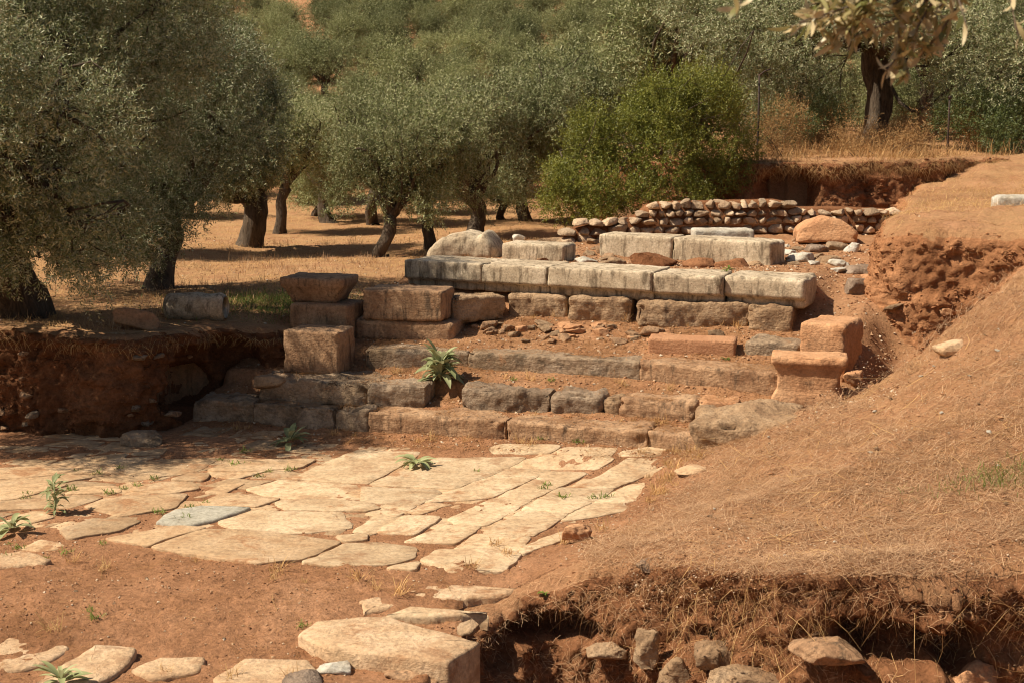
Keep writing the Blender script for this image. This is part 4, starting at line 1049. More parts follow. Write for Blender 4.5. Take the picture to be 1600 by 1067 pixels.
# hillside grove: the nearer 290 one by one, the small far ones as one mass
far = []
for k in range(3):
    mbx, v, f = tree_meshes(300 + k, 1.1, .2, 2.3, 2.0, 1.5, 15, 2300, 11, .115, .03, seg=6, lean=(.1, 0), crad=(.22, .38), low=3)
    tv = np.concatenate(mbx.v); nf = mbx.n
    fs = mbx.f + [tuple(int(i) + nf for i in q) for q in f]
    o = mesh_obj("olive_tree", np.concatenate([tv, v]), fs, [M['bark'], M['olive_far']], smooth_=False, midx=[0] * len(mbx.f) + [1] * len(f))
    far.append(o)
hr = np.random.default_rng(9); nfar = 0; FARV = []
yy = 40.0
while yy < 190:
    sp = np.interp(yy, [39, 60, 120, 190], [3.2, 2.6, 2.7, 3.8])
    half = 0.385 * yy + 6; xx = -half + hr.uniform(0, sp)
    while xx < half:
        x = xx + hr.uniform(-1, 1) * sp * .25; y = yy + hr.uniform(-1, 1) * 1.7
        px = 800 + F * x / y
        bare = (290 < px < 550 + hr.uniform(-30, 60) and y > 95 and hr.uniform() < .9)
        if 1150 < px < 1600 and y < 44: bare = True
        if not bare:
            s = hr.uniform(.62, 1.05) * np.interp(yy, [39, 55, 75, 120], [.78, .80, .82, .95])
            if nfar < 285 and -60 < px < 1660:
                o = far[nfar] if nfar < 3 else far[int(hr.integers(3))].copy()
                if nfar >= 3: COL.objects.link(o)
                o.location = (x, y, gz(x, y) - .1); o.rotation_euler = (0, 0, hr.uniform(0, 6.28)); o.scale = (s, s, s * hr.uniform(.85, 1.15))
                tag(o, "grey green olive tree in the dense grove covering the hillside", "tree", "olive trees on the hillside")
                nfar += 1
            else:
                cs = [(x + hr.uniform(-1.1, 1.1) * s, y + hr.uniform(-1.1, 1.1) * s, gz(x, y) + s * hr.uniform(1.0, 3.2), s * hr.uniform(.5, .9)) for _ in range(5)]
                pos, dr = clumpy(cs, 150 if yy < 120 else 80, hr); FARV.append(foliage(pos, dr, 7, .6 if yy < 120 else .8, .24 if yy < 120 else .34, .07 if yy < 120 else .11, hr, 2)[0])
        xx += sp
    yy += np.interp(yy, [39, 60, 100, 190], [4.0, 4.3, 4.6, 7])
fv = np.concatenate(FARV)
tag(mesh_obj("far_olive_grove", fv, np.arange(len(fv)).reshape(-1, 4), M['olive_far'], smooth_=False), "far olive trees merging into one mass high on the hillside", "trees", kind="stuff")
# right hand trees
b4 = base(1358, 229, 3.1)
c4 = [cl(*a, b4) for a in ((1250,60,33,1.1),(1150,60,33.5,1.0),(1330,0,33.5,1.2),(1430,20,33,1.1),(1500,70,32.5,1.0),(1560,120,32,.8),(1200,120,33.2,.7),(1270,130,33.3,.6),(1100,20,34,.9),(1380,-70,34,1.6),(1550,10,33,1.2),(1600,70,32,.9),(1480,130,33.5,.6),(1120,110,34,.6),(1230,-30,34,1.3),(1640,0,33,1.2),(1070,-20,34.5,.9))]
make_tree("olive_tree", "tall olive tree with a thick dark trunk on the terrace above the rear earth bank", b4, 0,
    tree_meshes(104, 2.6, .38, 3, 2, 2, 17, 12000, 12, .078, .019, clumps=c4, lean=(.1, 0), seg=14))
p = D(1620, 200, 36)
copy_tree(MIDP[0], "olive_tree", "leafy olive tree at the right edge of the picture behind the fence post", (p[0], 36, gz(p[0], 36)), 1.0, 1.5)
p = D(1230, 215, 41)
copy_tree(MIDP[2], "olive_tree", "olive tree with low spreading branches left of the thick dark trunk", (p[0], 41, gz(p[0], 41)), 2.0, 1.55)
p = D(1450, 215, 44)
copy_tree(MIDP[1], "olive_tree", "olive tree behind the terrace between the thick trunk and the right post", (p[0], 44, gz(p[0], 44)), .6, 1.7)
p = D(1080, 225, 39)
copy_tree(MIDP[0], "olive_tree", "pale olive tree rising directly behind the yellow green bush", (p[0], 39, gz(p[0], 39)), 3.0, 1.6)
def shrub(name, label, clumps, b_, nsp, nleaf, ll, lw, leaf, seed, stem_r=.03, cat="shrub"):
    rg = np.random.default_rng(seed)
    root = empty(name, b_); tag(root, label, cat)
    mb = MB()
    for k, c in enumerate(clumps):
        tube(mb, curve((rg.uniform(-.2, .2), rg.uniform(-.2, .2), -.1), c[:3], 8, 0, rg), np.linspace(stem_r, .006, 8), 6, 0, .1, k)
    mb.build("stems", M['bark'], root)
    pos, dr = clumpy(clumps, nsp, rg, 0.0); dr = dr + np.array([0, 0, .35])
    v, f = foliage(pos, dr, nleaf, ll * 4.5, ll, lw, rg)
    m_ = rg.choice(len(pos), len(pos) // 22, replace=False); m_ = m_[pos[m_, 2] > np.quantile(pos[:, 2], .45)]
    v2, f2 = foliage(pos[m_], np.array([0, 0, 1.2]) + unit(rg, len(m_)) * .6, nleaf * 2, ll * 9, ll, lw, rg)
    v = np.concatenate([v, v2]); f = np.concatenate([f, f2 + len(f) * 4])
    mesh_obj("foliage", v, f, M[leaf], root, smooth_=False)
    return root
bb = base(1030, 330, 1.75)
cb = [cl(*a, bb) for a in ((1030,190,27,.62),(1090,180,27.3,.6),(970,220,26.8,.6),(1130,220,27.2,.55),(920,235,26.6,.5),(1040,250,26.4,.65),(900,290,26.4,.5),(960,290,26.2,.55),(1110,270,26.8,.55),(880,320,26.2,.38),(1060,155,27.4,.42),(1120,155,27.5,.36),(920,200,26.9,.35),(1000,310,26,.4),(940,325,26,.35),(1080,310,26.2,.35),(1150,270,27.2,.4),(1010,160,27.4,.4))]
br = np.random.default_rng(5)
for _ in range(34):
    a = (br.uniform(870, 1180), 0, br.uniform(25.9, 27.5)); top = np.interp(a[0], [870, 920, 1000, 1060, 1140, 1180], [275, 190, 145, 122, 125, 185])
    cb.append(cl(a[0], top + br.uniform(-12, 70), a[2], br.uniform(.10, .24), bb))
shrub("bush", "big bright yellow green bush behind the rubble wall and platform", cb, bb, 9500, 13, .05, .018, 'bush', 61)
bd = base(1545, 232, 3.1)
shrub("bush", "dark green shrub at the right edge beside the right fence post", [cl(*a, bd) for a in ((1530,180,32,.6),(1580,190,31.5,.6),(1610,160,32,.7),(1490,190,32.5,.4),(1560,215,31,.4))], bd, 3000, 12, .06, .02, 'dark_shrub', 62)
bd = base(1205, 232, 3.08)
shrub("bush", "sparse dark olive scrub around the left fence post", [cl(*a, bd) for a in ((1200,190,31,.4),(1240,200,31.5,.45),(1290,180,33,.5),(1175,215,30.5,.3))], bd, 1100, 12, .06, .017, 'dark_shrub', 63)
for i, (px, py, lab, n) in enumerate(((1215, 243, "low rusty brush hanging over the left end of the rear earth bank", 500), (1380, 243, "low brown brush on the rear bank lip below the thick dark trunk", 500), (1250, 226, "rust orange dried bracken left of the thick dark trunk", 900), (1310, 234, "low dry orange brush at the foot of the thick dark trunk", 700), (1430, 222, "dry tan brush between the thick trunk and the right fence post", 900), (1530, 236, "dry tangled brush on the terrace right of the right fence post", 900))):
    bd = base(px, py, 3.1)
    rr = np.random.default_rng(500 + i)
    hi_ = .42 if px in (1310, 1380, 1430) else .8
    shrub("dry_bush", lab, [(rr.uniform(-.9, .9), rr.uniform(-.4, .4), rr.uniform(.1, hi_), rr.uniform(.18, .2 + hi_ * .28)) for _ in range(10)], bd, int(n * 1.4), 10, .07, .011, 'scrub', 70 + i, .012)

# ------------------------------------------------------------------ fence posts
for px, pyb, pyt, y, lab in ((1183, 247, 116, 28.3, "thin dark iron fence post beside the yellow green bush, bent tip"), (1480, 232, 150, 30.5, "thin dark iron fence post on the terrace near the right edge")):
    p = D(px, pyb, y); t = D(px, pyt, y); z0 = gz(p[0], y) - .15
    mb = MB(); h = t[2] - z0
    tube(mb, [(0, 0, 0), (.005, 0, h * .5), (0, 0, h)], [.022, .022, .02], 8, 0, .05)
    if px < 1300: tube(mb, [(0, 0, h - .03), (.10, -.02, h + .05), (.22, -.04, h + .10)], [.018, .016, .014], 8, 0, .05)
    else: tube(mb, [(-.03, 0, h - .05), (.03, 0, h - .05)], [.03, .03], 8, 0, .05)
    for zz in (.45, .8): tube(mb, [(-.012, -.024, h * zz), (.0, -.03, h * zz), (.012, -.024, h * zz)], [.012, .014, .012], 6)
    tag(mb.build("fence_post", M['iron'], loc=(p[0], y, z0)), lab, "fence post")

# ------------------------------------------------------------------ weeds and rosettes
def leaf_strip(L_, w, curl, el, az, rg, fold=.25):
    n = 7; t = np.linspace(0, 1, n); wd_ = w * np.sin(np.clip(t * .93 + .07, 0, 1) * math.pi) ** .8
    ang = el - curl * t; dx = np.cumsum(np.cos(ang)) * L_ / n; dz = np.cumsum(np.sin(ang)) * L_ / n
    v = []
    for i in range(n):
        for s in (-1, 0, 1): v.append((dx[i], s * wd_[i] / 2, dz[i] + abs(s) * wd_[i] * fold))
    v = rotz(np.array(v), az)
    f = [(i * 3 + j, i * 3 + 3 + j, i * 3 + 4 + j, i * 3 + 1 + j) for i in range(n - 1) for j in range(2)]
    return v, f
def rosette(label, px, py, z, size, nleaf, upright, seed, mat='weed', stalk=0.0, wide=.24, cat="plant", name="weed_plant"):
    rg = np.random.default_rng(seed); mb = MB()
    for k in range(nleaf):
        L_ = size * rg.uniform(.6, 1.1); el = rg.uniform(.15, upright)
        v, f = leaf_strip(L_, L_ * wide * rg.uniform(.8, 1.2), rg.uniform(.3, 1.5), el, k * 2.4 + rg.uniform(-.4, .4), rg)
        v[:, 2] += rg.uniform(0, .02) + stalk * rg.uniform(0, 1) ** 1.3 * 1.0
        if stalk: v[:, :2] *= .8
        mb.add(v, f)
    if stalk: tube(mb, [(0, 0, -.02), (.01, 0, stalk * .5), (0, .01, stalk * 1.05)], [.012, .01, .006], 6)
    p = G(px, py, z); zz = max(z, gz(p[0], p[1]) - .01)
    tag(mb.build(name, M[mat], loc=(p[0], p[1], zz)), label, cat)
rosette("lush leafy grey green plant growing between the blocks of the middle step", 688, 618, .40, .44, 70, 1.45, 1, stalk=.2, wide=.3)
rosette("spiky grey green weed in the shade before the bottom step", 452, 692, .03, .34, 20, 1.3, 2)
rosette("flat rosette of pointed leaves on the sunlit pavement", 650, 726, .03, .30, 22, .9, 3)
rosette("upright silvery weed with a tall stalk on the left of the pavement", 86, 800, .02, .20, 44, 1.1, 4, stalk=.30)
rosette("broad leaved weed at the left edge of the picture", 18, 828, .02, .30, 16, 1.1, 5)
rosette("grey green rosette at the bottom edge near the left slabs", 96, 1066, .03, .24, 22, 1.2, 6, wide=.2)
rosette("small green weed on the step in front of the pink block", 1135, 562, .90, .09, 14, .9, 8, 'greenweed')
rosette("small green tuft growing on the joint above the dark marble block", 1138, 424, 1.84, .11, 16, 1.3, 9, 'greenweed')
rosette("small round leaved weed on the foreground bank lip", 850, 930, .1, .06, 8, .8, 11, 'greenweed', wide=.6)
rosette("pale dry upright weed stems between the back course and the rubble wall", 1068, 362, 1.85, .34, 14, 1.55, 12, 'weed', wide=.06)
# weed tufts in the pavement joints: one built, the rest copies
mb = MB(); rg = np.random.default_rng(15)
for k in range(26):
    L_ = rg.uniform(.04, .1); v, f = leaf_strip(L_, .009, rg.uniform(0, .8), rg.uniform(.6, 1.5), rg.uniform(0, 6.28), rg)
    v[:, :2] += rg.uniform(-.06, .06, 2); mb.add(v, f)
tuft = mb.build("weed_tuft", M['greenweed'])
spots = [(195,762),(215,758),(170,770),(300,792),(320,785),(250,800),(290,810),(120,735),(185,731),(15,850),(30,855),(45,770),(110,765),(345,717),(367,725),(385,722),(405,742),(418,735),(450,733),(745,735),(855,757),(850,762),(880,775),(930,776),(945,775),(830,700),(845,703),(905,708),(150,740),(240,748),(330,797),(380,705),(70,870),(100,865),(160,850),(8,873),(40,776),(1050,713),(1085,706),(800,560),(860,562),(140,965),(150,975),(470,985),(905,705)]
for i, (px, py) in enumerate(spots):
    z0 = .9 if py < 600 else .02
    p = G(px, py, z0); o = tuft if i == 0 else tuft.copy()
    if i: COL.objects.link(o)
    s = rg.uniform(.35, .9); o.location = (p[0], p[1], gz(p[0], p[1]) + .005); o.scale = (s * 1.3, s * 1.3, s); o.rotation_euler = (0, 0, rg.uniform(0, 6.28))
    tag(o, "small green weed tuft sprouting from a paving joint", "weed", "green weed tufts in the paving joints")

mb = MB(); rg = np.random.default_rng(16)
for k in range(34):
    L_ = rg.uniform(.05, .16); v, f = leaf_strip(L_, .005, rg.uniform(0, 1.2), rg.uniform(.5, 1.5), rg.uniform(0, 6.28), rg)
    v[:, :2] += rg.uniform(-.05, .05, 2); mb.add(v, f)
dry = mb.build("dry_tuft", M['straw_gold']); first = True
for k in range(110):
    if k < 50:
        q = from_uv(rg.uniform(-3.5, 3.4), [-.42, .24, .93, 2.72][k % 4] + rg.uniform(-.08, .03))
    elif k < 80: q = np.array([rg.uniform(-5.5, 1.2), rg.uniform(9.4, 12.9)])
    else:
        t = rg.uniform(0, 1); q = np.array([1.35 + .75 * t, 13.6 + 2.4 * t]) + rg.normal(0, .12, 2)
    o = dry if first else dry.copy()
    if not first: COL.objects.link(o)
    first = False; s = rg.uniform(.5, 1.3); o.location = (q[0], q[1], gz(q[0], q[1]) - .005); o.scale = (s, s, s); o.rotation_euler = (0, 0, rg.uniform(0, 6.28))
    tag(o, "small dry straw coloured weed tuft on the earth by the stones", "weed", "dry weed tufts by the stones")

# ------------------------------------------------------------------ straw, needles and grass (stuff)
def blades(n, xy, length, width, lift, rg, zfun, droop=0.0, az=None, up=0.0):
    L_ = rg.uniform(*length, n); az = rg.uniform(0, 6.28, n) if az is None else az
    d = np.stack([np.cos(az), np.sin(az)], 1); pz = np.stack([-d[:, 1], d[:, 0]], 1)
    bend = rg.normal(0, .06, n); w = rg.uniform(*width, n)
    z0 = zfun(xy[:, 0], xy[:, 1]); V_ = []
    el = np.abs(rg.normal(up, lift, n))
    for t in (0, .5, 1):
        c = xy + d * (L_ * np.cos(el) * t)[:, None] + pz * (bend * L_ * 4 * t * (1 - t))[:, None]
        zg = zfun(c[:, 0], c[:, 1]) if up == 0 else z0
        z = np.maximum(zg, z0) if up == 0 else z0
        z = z + .004 + L_ * np.sin(el) * t - droop * L_ * t * t + rg.uniform(0, .008, n)
        ww = (w * (1 - .45 * t))[:, None] / 2
        V_ += [np.column_stack([c - pz * ww, z]), np.column_stack([c + pz * ww, z])]
    v = np.stack(V_, 1).reshape(-1, 3); k = np.arange(n) * 6
    f = np.concatenate([np.stack([k, k + 2, k + 3, k + 1], 1), np.stack([k + 2, k + 4, k + 5, k + 3], 1)])
    return v, f
def stuff(name, v, f, mat, label):
    o = mesh_obj(name, v, f, M[mat], smooth_=False); return tag(o, label, "dry grass", kind="stuff")
sr = np.random.default_rng(88)
def Zbank(x, y):
    z = Hs(x, y); m_ = np.maximum(MOUND(x, y), 0) + noise_ground(x, y) + .02
    return np.maximum(z, np.where(z < m_ - .05, m_, z))
n = 132000
xy = np.column_stack([sr.uniform(.6, 7.6, n), 9.3 + 7.6 * sr.uniform(0, 1, n) ** 1.15])
keep = (MOUND(xy[:, 0], xy[:, 1]) > .10 + .12 * sr.uniform(0, 1, n)) & inside(np.concatenate([polyline_offset(F_EDGE, -.08), [(9,10),(9,20)], [p for p in polyline_offset(C_EDGE, .05) if p[1] < 19.5], [(2.6,16.2),(2.1,16.4),(1.3,15),(0,12.4)]]), xy[:, 0], xy[:, 1])
keep &= fbm(np.column_stack([xy * .95, 0 * xy[:, 0] + 3]), 5, .62) > sr.uniform(-.62, .12, n)
xy = xy[keep]
v, f = blades(len(xy), xy, (.03, .20), (.002, .0045), .13, sr, Zbank)
stuff("straw_litter", v, f, 'straw', "mat of fine dry straw covering the mound on the right")
n = 26000; xy = np.column_stack([sr.uniform(.6, 6.6, n), 9.4 + 7 * sr.uniform(0, 1, n)]); xy = xy[(MOUND(xy[:, 0], xy[:, 1]) > .04) & (fbm(np.column_stack([xy * 1.4, 0 * xy[:, 0] + 13]), 4) > sr.uniform(-.2, .3, n))]
xy = xy[inside(np.concatenate([polyline_offset(F_EDGE, .0), [(9,10),(9,20)], [p for p in polyline_offset(C_EDGE, .05) if p[1] < 19.5], [(2.6,16.2),(2.1,16.4),(1.3,15),(0,12.4)]]), xy[:, 0], xy[:, 1])]
v, f = blades(len(xy), xy, (.02, .10), (.002, .004), .15, sr, Zbank)
stuff("needle_litter", v, f, 'straw_red', "patches of darker rusty litter on the mound")
tc = np.column_stack([sr.uniform(.9, 6.2, 170), sr.uniform(9.6, 15.9, 170)]); tc = tc[MOUND(tc[:, 0], tc[:, 1]) > .12]
xy = np.concatenate([c + sr.normal(0, sr.uniform(.02, .09), (int(sr.integers(10, 34)), 2)) for c in tc])
v, f = blades(len(xy), xy, (.03, .13), (.002, .004), .5, sr, Zbank, up=.6)
stuff("dry_grass", v, f, 'straw', "small dry grass tufts scattered over the straw mound")
tc = np.column_stack([sr.uniform(-9, 1, 260), 17.6 + 15 * sr.uniform(0, 1, 260) ** 1.3]); tc = tc[inside(L_poly, tc[:, 0], tc[:, 1])]
xy = np.concatenate([c + sr.normal(0, sr.uniform(.04, .16), (int(sr.integers(14, 50)), 2)) for c in tc])
v, f = blades(len(xy), xy, (.05, .2), (.004, .008), .5, sr, lambda x, y: Hs(x, y), up=.7)
stuff("dry_grass", v, f, 'straw', "dry grass tufts on the grove floor")
n = 260
xy = np.column_stack([sr.uniform(1.3, 6.2, n), sr.uniform(9.7, 15.8, n)]); xy = xy[(MOUND(xy[:, 0], xy[:, 1]) > .3)]
v, f = blades(len(xy), xy, (.25, .6), (.004, .009), .05, sr, Zbank)
stuff("straw_stalks", v, f, 'straw_gold', "longer pale straw stalks lying on the mound")
# rusty needles on treads and along the foot of the steps
def Zstep(x, y):
    z = np.array(Hs(x, y))
    for cx, cy, a, hl, hd, zt in STEPTOPS:
        dx, dy = x - cx, y - cy; p_ = dx * math.cos(a) + dy * math.sin(a); q_ = -dx * math.sin(a) + dy * math.cos(a)
        z = np.where((np.abs(p_) < hl) & (np.abs(q_) < hd), np.maximum(z, zt - .006), z)
    return z
n = 36000; uu = sr.uniform(-3.7, 3.7, n); vv = sr.uniform(-.75, 2.7, n)
xy = np.stack([O + U * a + V * b_ for a, b_ in zip(uu, vv)])
xy = xy[fbm(np.column_stack([xy * 1.7, 0 * xy[:, 0]]), 3) > sr.uniform(-.5, .25, n)]
v, f = blades(len(xy), xy, (.03, .15), (.002, .005), .12, sr, Zstep)
stuff("needle_litter", v, f, 'straw_red', "rust brown dry needles drifted on the step treads")
n = 30000; xy = np.column_stack([sr.uniform(-6.0, 1.4, n), sr.uniform(8.9, 13.0, n)]); xy = xy[fbm(np.column_stack([xy * 1.6, 0 * xy[:, 0] + 2]), 4) > sr.uniform(-.6, .35, n)]
v, f = blades(len(xy), xy, (.015, .09), (.0015, .0032), .08, sr, lambda x, y: Hs(x, y))
stuff("needle_litter", v, f, 'straw_red', "dry litter on the bare earth patch in the foreground")
n = 90; xy = np.column_stack([sr.uniform(-5, .8, n), sr.uniform(9.0, 12.8, n)])
v, f = blades(n, xy, (.12, .38), (.002, .004), .06, sr, lambda x, y: Hs(x, y))
stuff("straw_stalks", v, f, 'straw_gold', "stray pale straw stalks lying on the bare earth in the foreground")
# grove grass
n = 70000; xy = np.column_stack([sr.uniform(-9.5, 1.5, n), 17.4 + 22 * sr.uniform(0, 1, n) ** 1.5]); keep = inside(L_poly, xy[:, 0], xy[:, 1]) & (fbm(np.column_stack([xy * .8, 0 * xy[:, 0] + 5]), 4) > sr.uniform(-.35, .4, n)); xy = xy[keep]
v, f = blades(len(xy), xy, (.03, .11), (.003, .007), .5, sr, lambda x, y: Hs(x, y), up=.35)
stuff("dry_grass", v, f, 'straw_gold', "short dry golden grass on the grove floor")
n = 5000; xy = np.column_stack([sr.normal(-3.4, .7, n), sr.normal(20.6, .7, n)]); xy = xy[inside(L_poly, xy[:, 0], xy[:, 1])]
v, f = blades(len(xy), xy, (.04, .12), (.005, .010), .5, sr, lambda x, y: Hs(x, y), up=.6)
stuff("green_grass", v, f, 'greenweed', "thin green grass behind the flaring capital stack")
n = 900; xy = np.column_stack([sr.normal(4.15, .35, n), sr.normal(11.35, .16, n)])
v, f = blades(n, xy, (.03, .09), (.003, .007), .5, sr, Zbank, up=.6)
stuff("green_grass", v, f, 'greenweed', "small green grass patch on the straw mound at the right edge")
n = 9000; T_lip = np.concatenate([polyline_offset(T_EDGE, -.02), [(2.6,60),(60,60),(60,29)]])
xy = np.column_stack([sr.uniform(3.5, 12, n), 27.0 + sr.exponential(.9, n)]); xy = xy[fbm(np.column_stack([xy * 1.3, 0 * xy[:, 0] + 6]), 4) > sr.uniform(-.25, .35, n)]; xy = xy[inside(T_lip, xy[:, 0], xy[:, 1])]
v, f = blades(len(xy), xy, (.08, .36), (.005, .011), .6, sr, lambda x, y: T_h(x, y), up=.5)
stuff("dry_grass", v, f, 'scrub', "rusty dry grass growing along the lip of the rear earth bank")
n = 9000; xy = np.column_stack([sr.uniform(3.5, 13, n), sr.uniform(27.2, 36, n)])
xy = xy[fbm(np.column_stack([xy * .9, 0 * xy[:, 0]]), 3) > sr.uniform(-.35, .25, n)]; xy = xy[inside(T_poly, xy[:, 0], xy[:, 1])]
v, f = blades(len(xy), xy, (.08, .42), (.005, .012), .6, sr, lambda x, y: Hs(x, y), up=.6)
stuff("dry_grass", v, f, 'scrub', "tall dry grass on the terrace around the thick dark trunk")
n = 16000; C_lip = np.concatenate([F_in, [(60,9.9),(60,31),(12.5,29.6),(9.5,29.2)], polyline_offset(C_EDGE, .03), [(3.3,16.3)]])
xy = np.column_stack([sr.uniform(4.9, 9.8, n), sr.uniform(17.2, 28.5, n)]); xy = xy[inside(C_lip, xy[:, 0], xy[:, 1])]
xy = xy[fbm(np.column_stack([xy * .9, 0 * xy[:, 0] + 8]), 4) > sr.uniform(-.6, .3, len(xy))]
v, f = blades(len(xy), xy, (.04, .16), (.003, .007), .35, sr, lambda x, y: MOUND(x, y) + noise_ground(x, y), up=.25)
stuff("dry_grass", v, f, 'straw_gold', "dry grass on the right terrace above the earth cliff")
# stalks hanging down the foreground bank, needles at its lip
def hanging(P, nrm, n, rows, length, width, rg, imin, imax):
    i = rg.integers(imin, imax, n); r_ = rg.integers(rows[0], rows[1], n); b0 = P[i, r_]; nn = nrm[i]
    L_ = rg.uniform(*length, n); w = rg.uniform(*width, n); side = rg.normal(0, .8, n)
    tx = np.stack([-nn[:, 1], nn[:, 0]], 1); V_ = []
    for t in (0, .33, .66, 1):
        out = .03 + L_ * .38 * np.sin(t * 1.9); c = b0[:, :2] + nn * out[:, None] + tx * (side * L_ * t)[:, None]
        z = b0[:, 2] + L_ * (.28 * t - .95 * t * t); ww = (w * (1 - .5 * t))[:, None] / 2
        V_ += [np.column_stack([c - tx * ww, z]), np.column_stack([c + tx * ww, z])]
    v = np.stack(V_, 1).reshape(-1, 3); k = np.arange(n) * 8
    f = np.concatenate([np.stack([k + 2 * a, k + 2 * a + 2, k + 2 * a + 3, k + 2 * a + 1], 1) for a in range(3)])
    return v, f
S_ = len(bank_F); xF = bank_F[:, 12, 0]
i0, i1, i2 = int(np.searchsorted(xF, .3)), int(np.searchsorted(xF, 2.0)), int(np.searchsorted(xF, 3.8))
va, fa = hanging(bank_F, nF, 700, (8, 44), (.05, .24), (.002, .004), sr, i0, i2)
stuff("dry_grass", va, fa, 'straw_red', "brown dry grass hanging down the foreground bank")
ia, ib = int(np.searchsorted(xF, 1.25)), int(np.searchsorted(xF, 2.25))
va, fa = hanging(bank_F, nF, 34, (6, 30), (.2, .5), (.002, .004), sr, ia, ib)
stuff("dry_grass", va, fa, 'straw_gold', "long pale straw stalks hanging in the middle of the foreground bank")
def face_litter(P, n, rows, length, width, rg, imin, imax):
    i = rg.integers(imin, imax, n); r_ = rg.integers(rows[0], rows[1], n); c = P[i, r_]
    i2 = np.clip(i + 2, 0, len(P) - 1); r2 = np.clip(r_ + 2, 0, P.shape[1] - 1)
    a = P[i2, r_] - c; b_ = P[i, r2] - c; nn = np.cross(b_, a); nn /= np.maximum(np.linalg.norm(nn, axis=1), 1e-6)[:, None]
    d = unit(rg, n); d = d - nn * (d * nn).sum(1)[:, None] * .75; d /= np.linalg.norm(d, axis=1)[:, None]
    L_ = rg.uniform(*length, n); w = rg.uniform(*width, n); sd = np.cross(d, nn); sd /= np.maximum(np.linalg.norm(sd, axis=1), 1e-6)[:, None]
    bow = rg.uniform(0, .18, n) * L_; V_ = []
    for t in (0, .5, 1):
        q = c + nn * (.012 + bow * 4 * t * (1 - t))[:, None] + d * (L_ * t)[:, None] - np.array([0, 0, 1]) * (.25 * L_ * t * t)[:, None]; ww = (w * (1 - .4 * t))[:, None] / 2
        V_ += [q - sd * ww, q + sd * ww]
    v = np.stack(V_, 1).reshape(-1, 3); k = np.arange(n) * 6
    return v, np.concatenate([np.stack([k, k + 2, k + 3, k + 1], 1), np.stack([k + 2, k + 4, k + 5, k + 3], 1)])
va, fa = face_litter(bank_F, 5200, (6, 56), (.03, .15), (.0018, .0038), sr, 0, i2)
stuff("dry_grass", va, fa, 'straw', "short dry straw and root threads over the foreground bank face")
va, fa = face_litter(bank_F, 260, (8, 46), (.15, .42), (.0025, .0045), sr, ia, i2)
stuff("dry_grass", va, fa, 'straw_gold', "tangled pale stalks caught on the foreground bank face")
xL = bank_L[:, 12, 0]; ja, jb = int(np.searchsorted(xL, -7)), int(np.searchsorted(xL, -3))
va, fa = hanging(bank_L, nL, 700, (4, 18), (.06, .22), (.004, .007), sr, ja, jb)
stuff("dry_grass", va, fa, 'straw_gold', "dry grass fringe on the lip of the left bank")

xT = bank_T[:, 12, 0]; order = np.where((xT > 4) & (xT < 10))[0]
va, fa = hanging(bank_T, nT, 2600, (1, 20), (.08, .34), (.005, .010), sr, int(order.min()), int(order.max()))
stuff("dry_grass", va, fa, 'scrub', "rusty dry grass fringe on the lip of the rear earth bank")
order = np.where((bank_C[:, 12, 1] > 15.5) & (bank_C[:, 12, 1] < 24))[0]
va, fa = hanging(bank_C, nC, 500, (2, 30), (.05, .2), (.003, .006), sr, int(order.min()), int(order.max()))
stuff("dry_grass", va, fa, 'straw_red', "thin dry grass on the lip of the right earth cliff")
# gravel and soil crumbs
def crumbs(name, xy, size, zf, mat, label, rg, pts=None):
    n = len(xy) if pts is None else len(pts); ic = np.array([(1,0,0),(-1,0,0),(0,1,0),(0,-1,0),(0,0,1),(0,0,-1)], float)
    ff = np.array([(0,2,4),(2,1,4),(1,3,4),(3,0,4),(2,0,5),(1,2,5),(3,1,5),(0,3,5)])
    R = rot_to(unit(rg, n), rg.uniform(0, 6.28, n)); sz = size[0] + (size[1] - size[0]) * rg.uniform(0, 1, n) ** 3
    k = ic[None] * rg.uniform(.5, 1.2, (n, 6, 1)) * sz[:, None, None]
    v = np.einsum('nij,nkj->nki', R, k) * np.array([1, 1, .7]); P3 = pts if pts is not None else np.column_stack([xy, zf(xy[:, 0], xy[:, 1]) + .003]); v += P3[:, None]
    f = (ff[None] + (np.arange(n) * 6)[:, None, None]).reshape(-1, 3)
    o = mesh_obj(name, v.reshape(-1, 3), f, M[mat], smooth_=False); tag(o, label, "gravel", kind="stuff")
gr = np.random.default_rng(123)
n = 26000; xy = np.column_stack([gr.uniform(-6.8, 2.4, n), 8.8 + 8 * gr.uniform(0, 1, n) ** 1.4])
xy = xy[fbm(np.column_stack([xy * 1.1, 0 * xy[:, 0] + 9]), 4) > gr.uniform(-.5, .35, n)]
crumbs("gravel", xy, (.003, .020), Hs, 'crumb', "soil crumbs and fine gravel on the bare earth and between the paving slabs", gr)
n = 26000; uu = gr.uniform(-3.7, 5.0, n); vv = gr.uniform(-.7, 8.0, n) ; xy = np.stack([O + U * a + V * b_ for a, b_ in zip(uu, vv)])
crumbs("gravel", xy, (.004, .035), Hs, 'crumb', "soil crumbs and small stones on the treads and the platform", gr)
n = 22000; xy = np.column_stack([gr.uniform(.8, 6.2, n), gr.uniform(9.4, 16.5, n)])
crumbs("gravel", xy, (.003, .016), Zbank, 'crumb', "soil crumbs in the straw of the mound", gr)
n = 9000; xy = np.column_stack([gr.uniform(-9, 1, n), 17.5 + 16 * gr.uniform(0, 1, n) ** 1.4]); xy = xy[inside(L_poly, xy[:, 0], xy[:, 1])]
crumbs("gravel", xy, (.006, .03), Hs, 'crumb', "soil clods on the grove floor", gr)

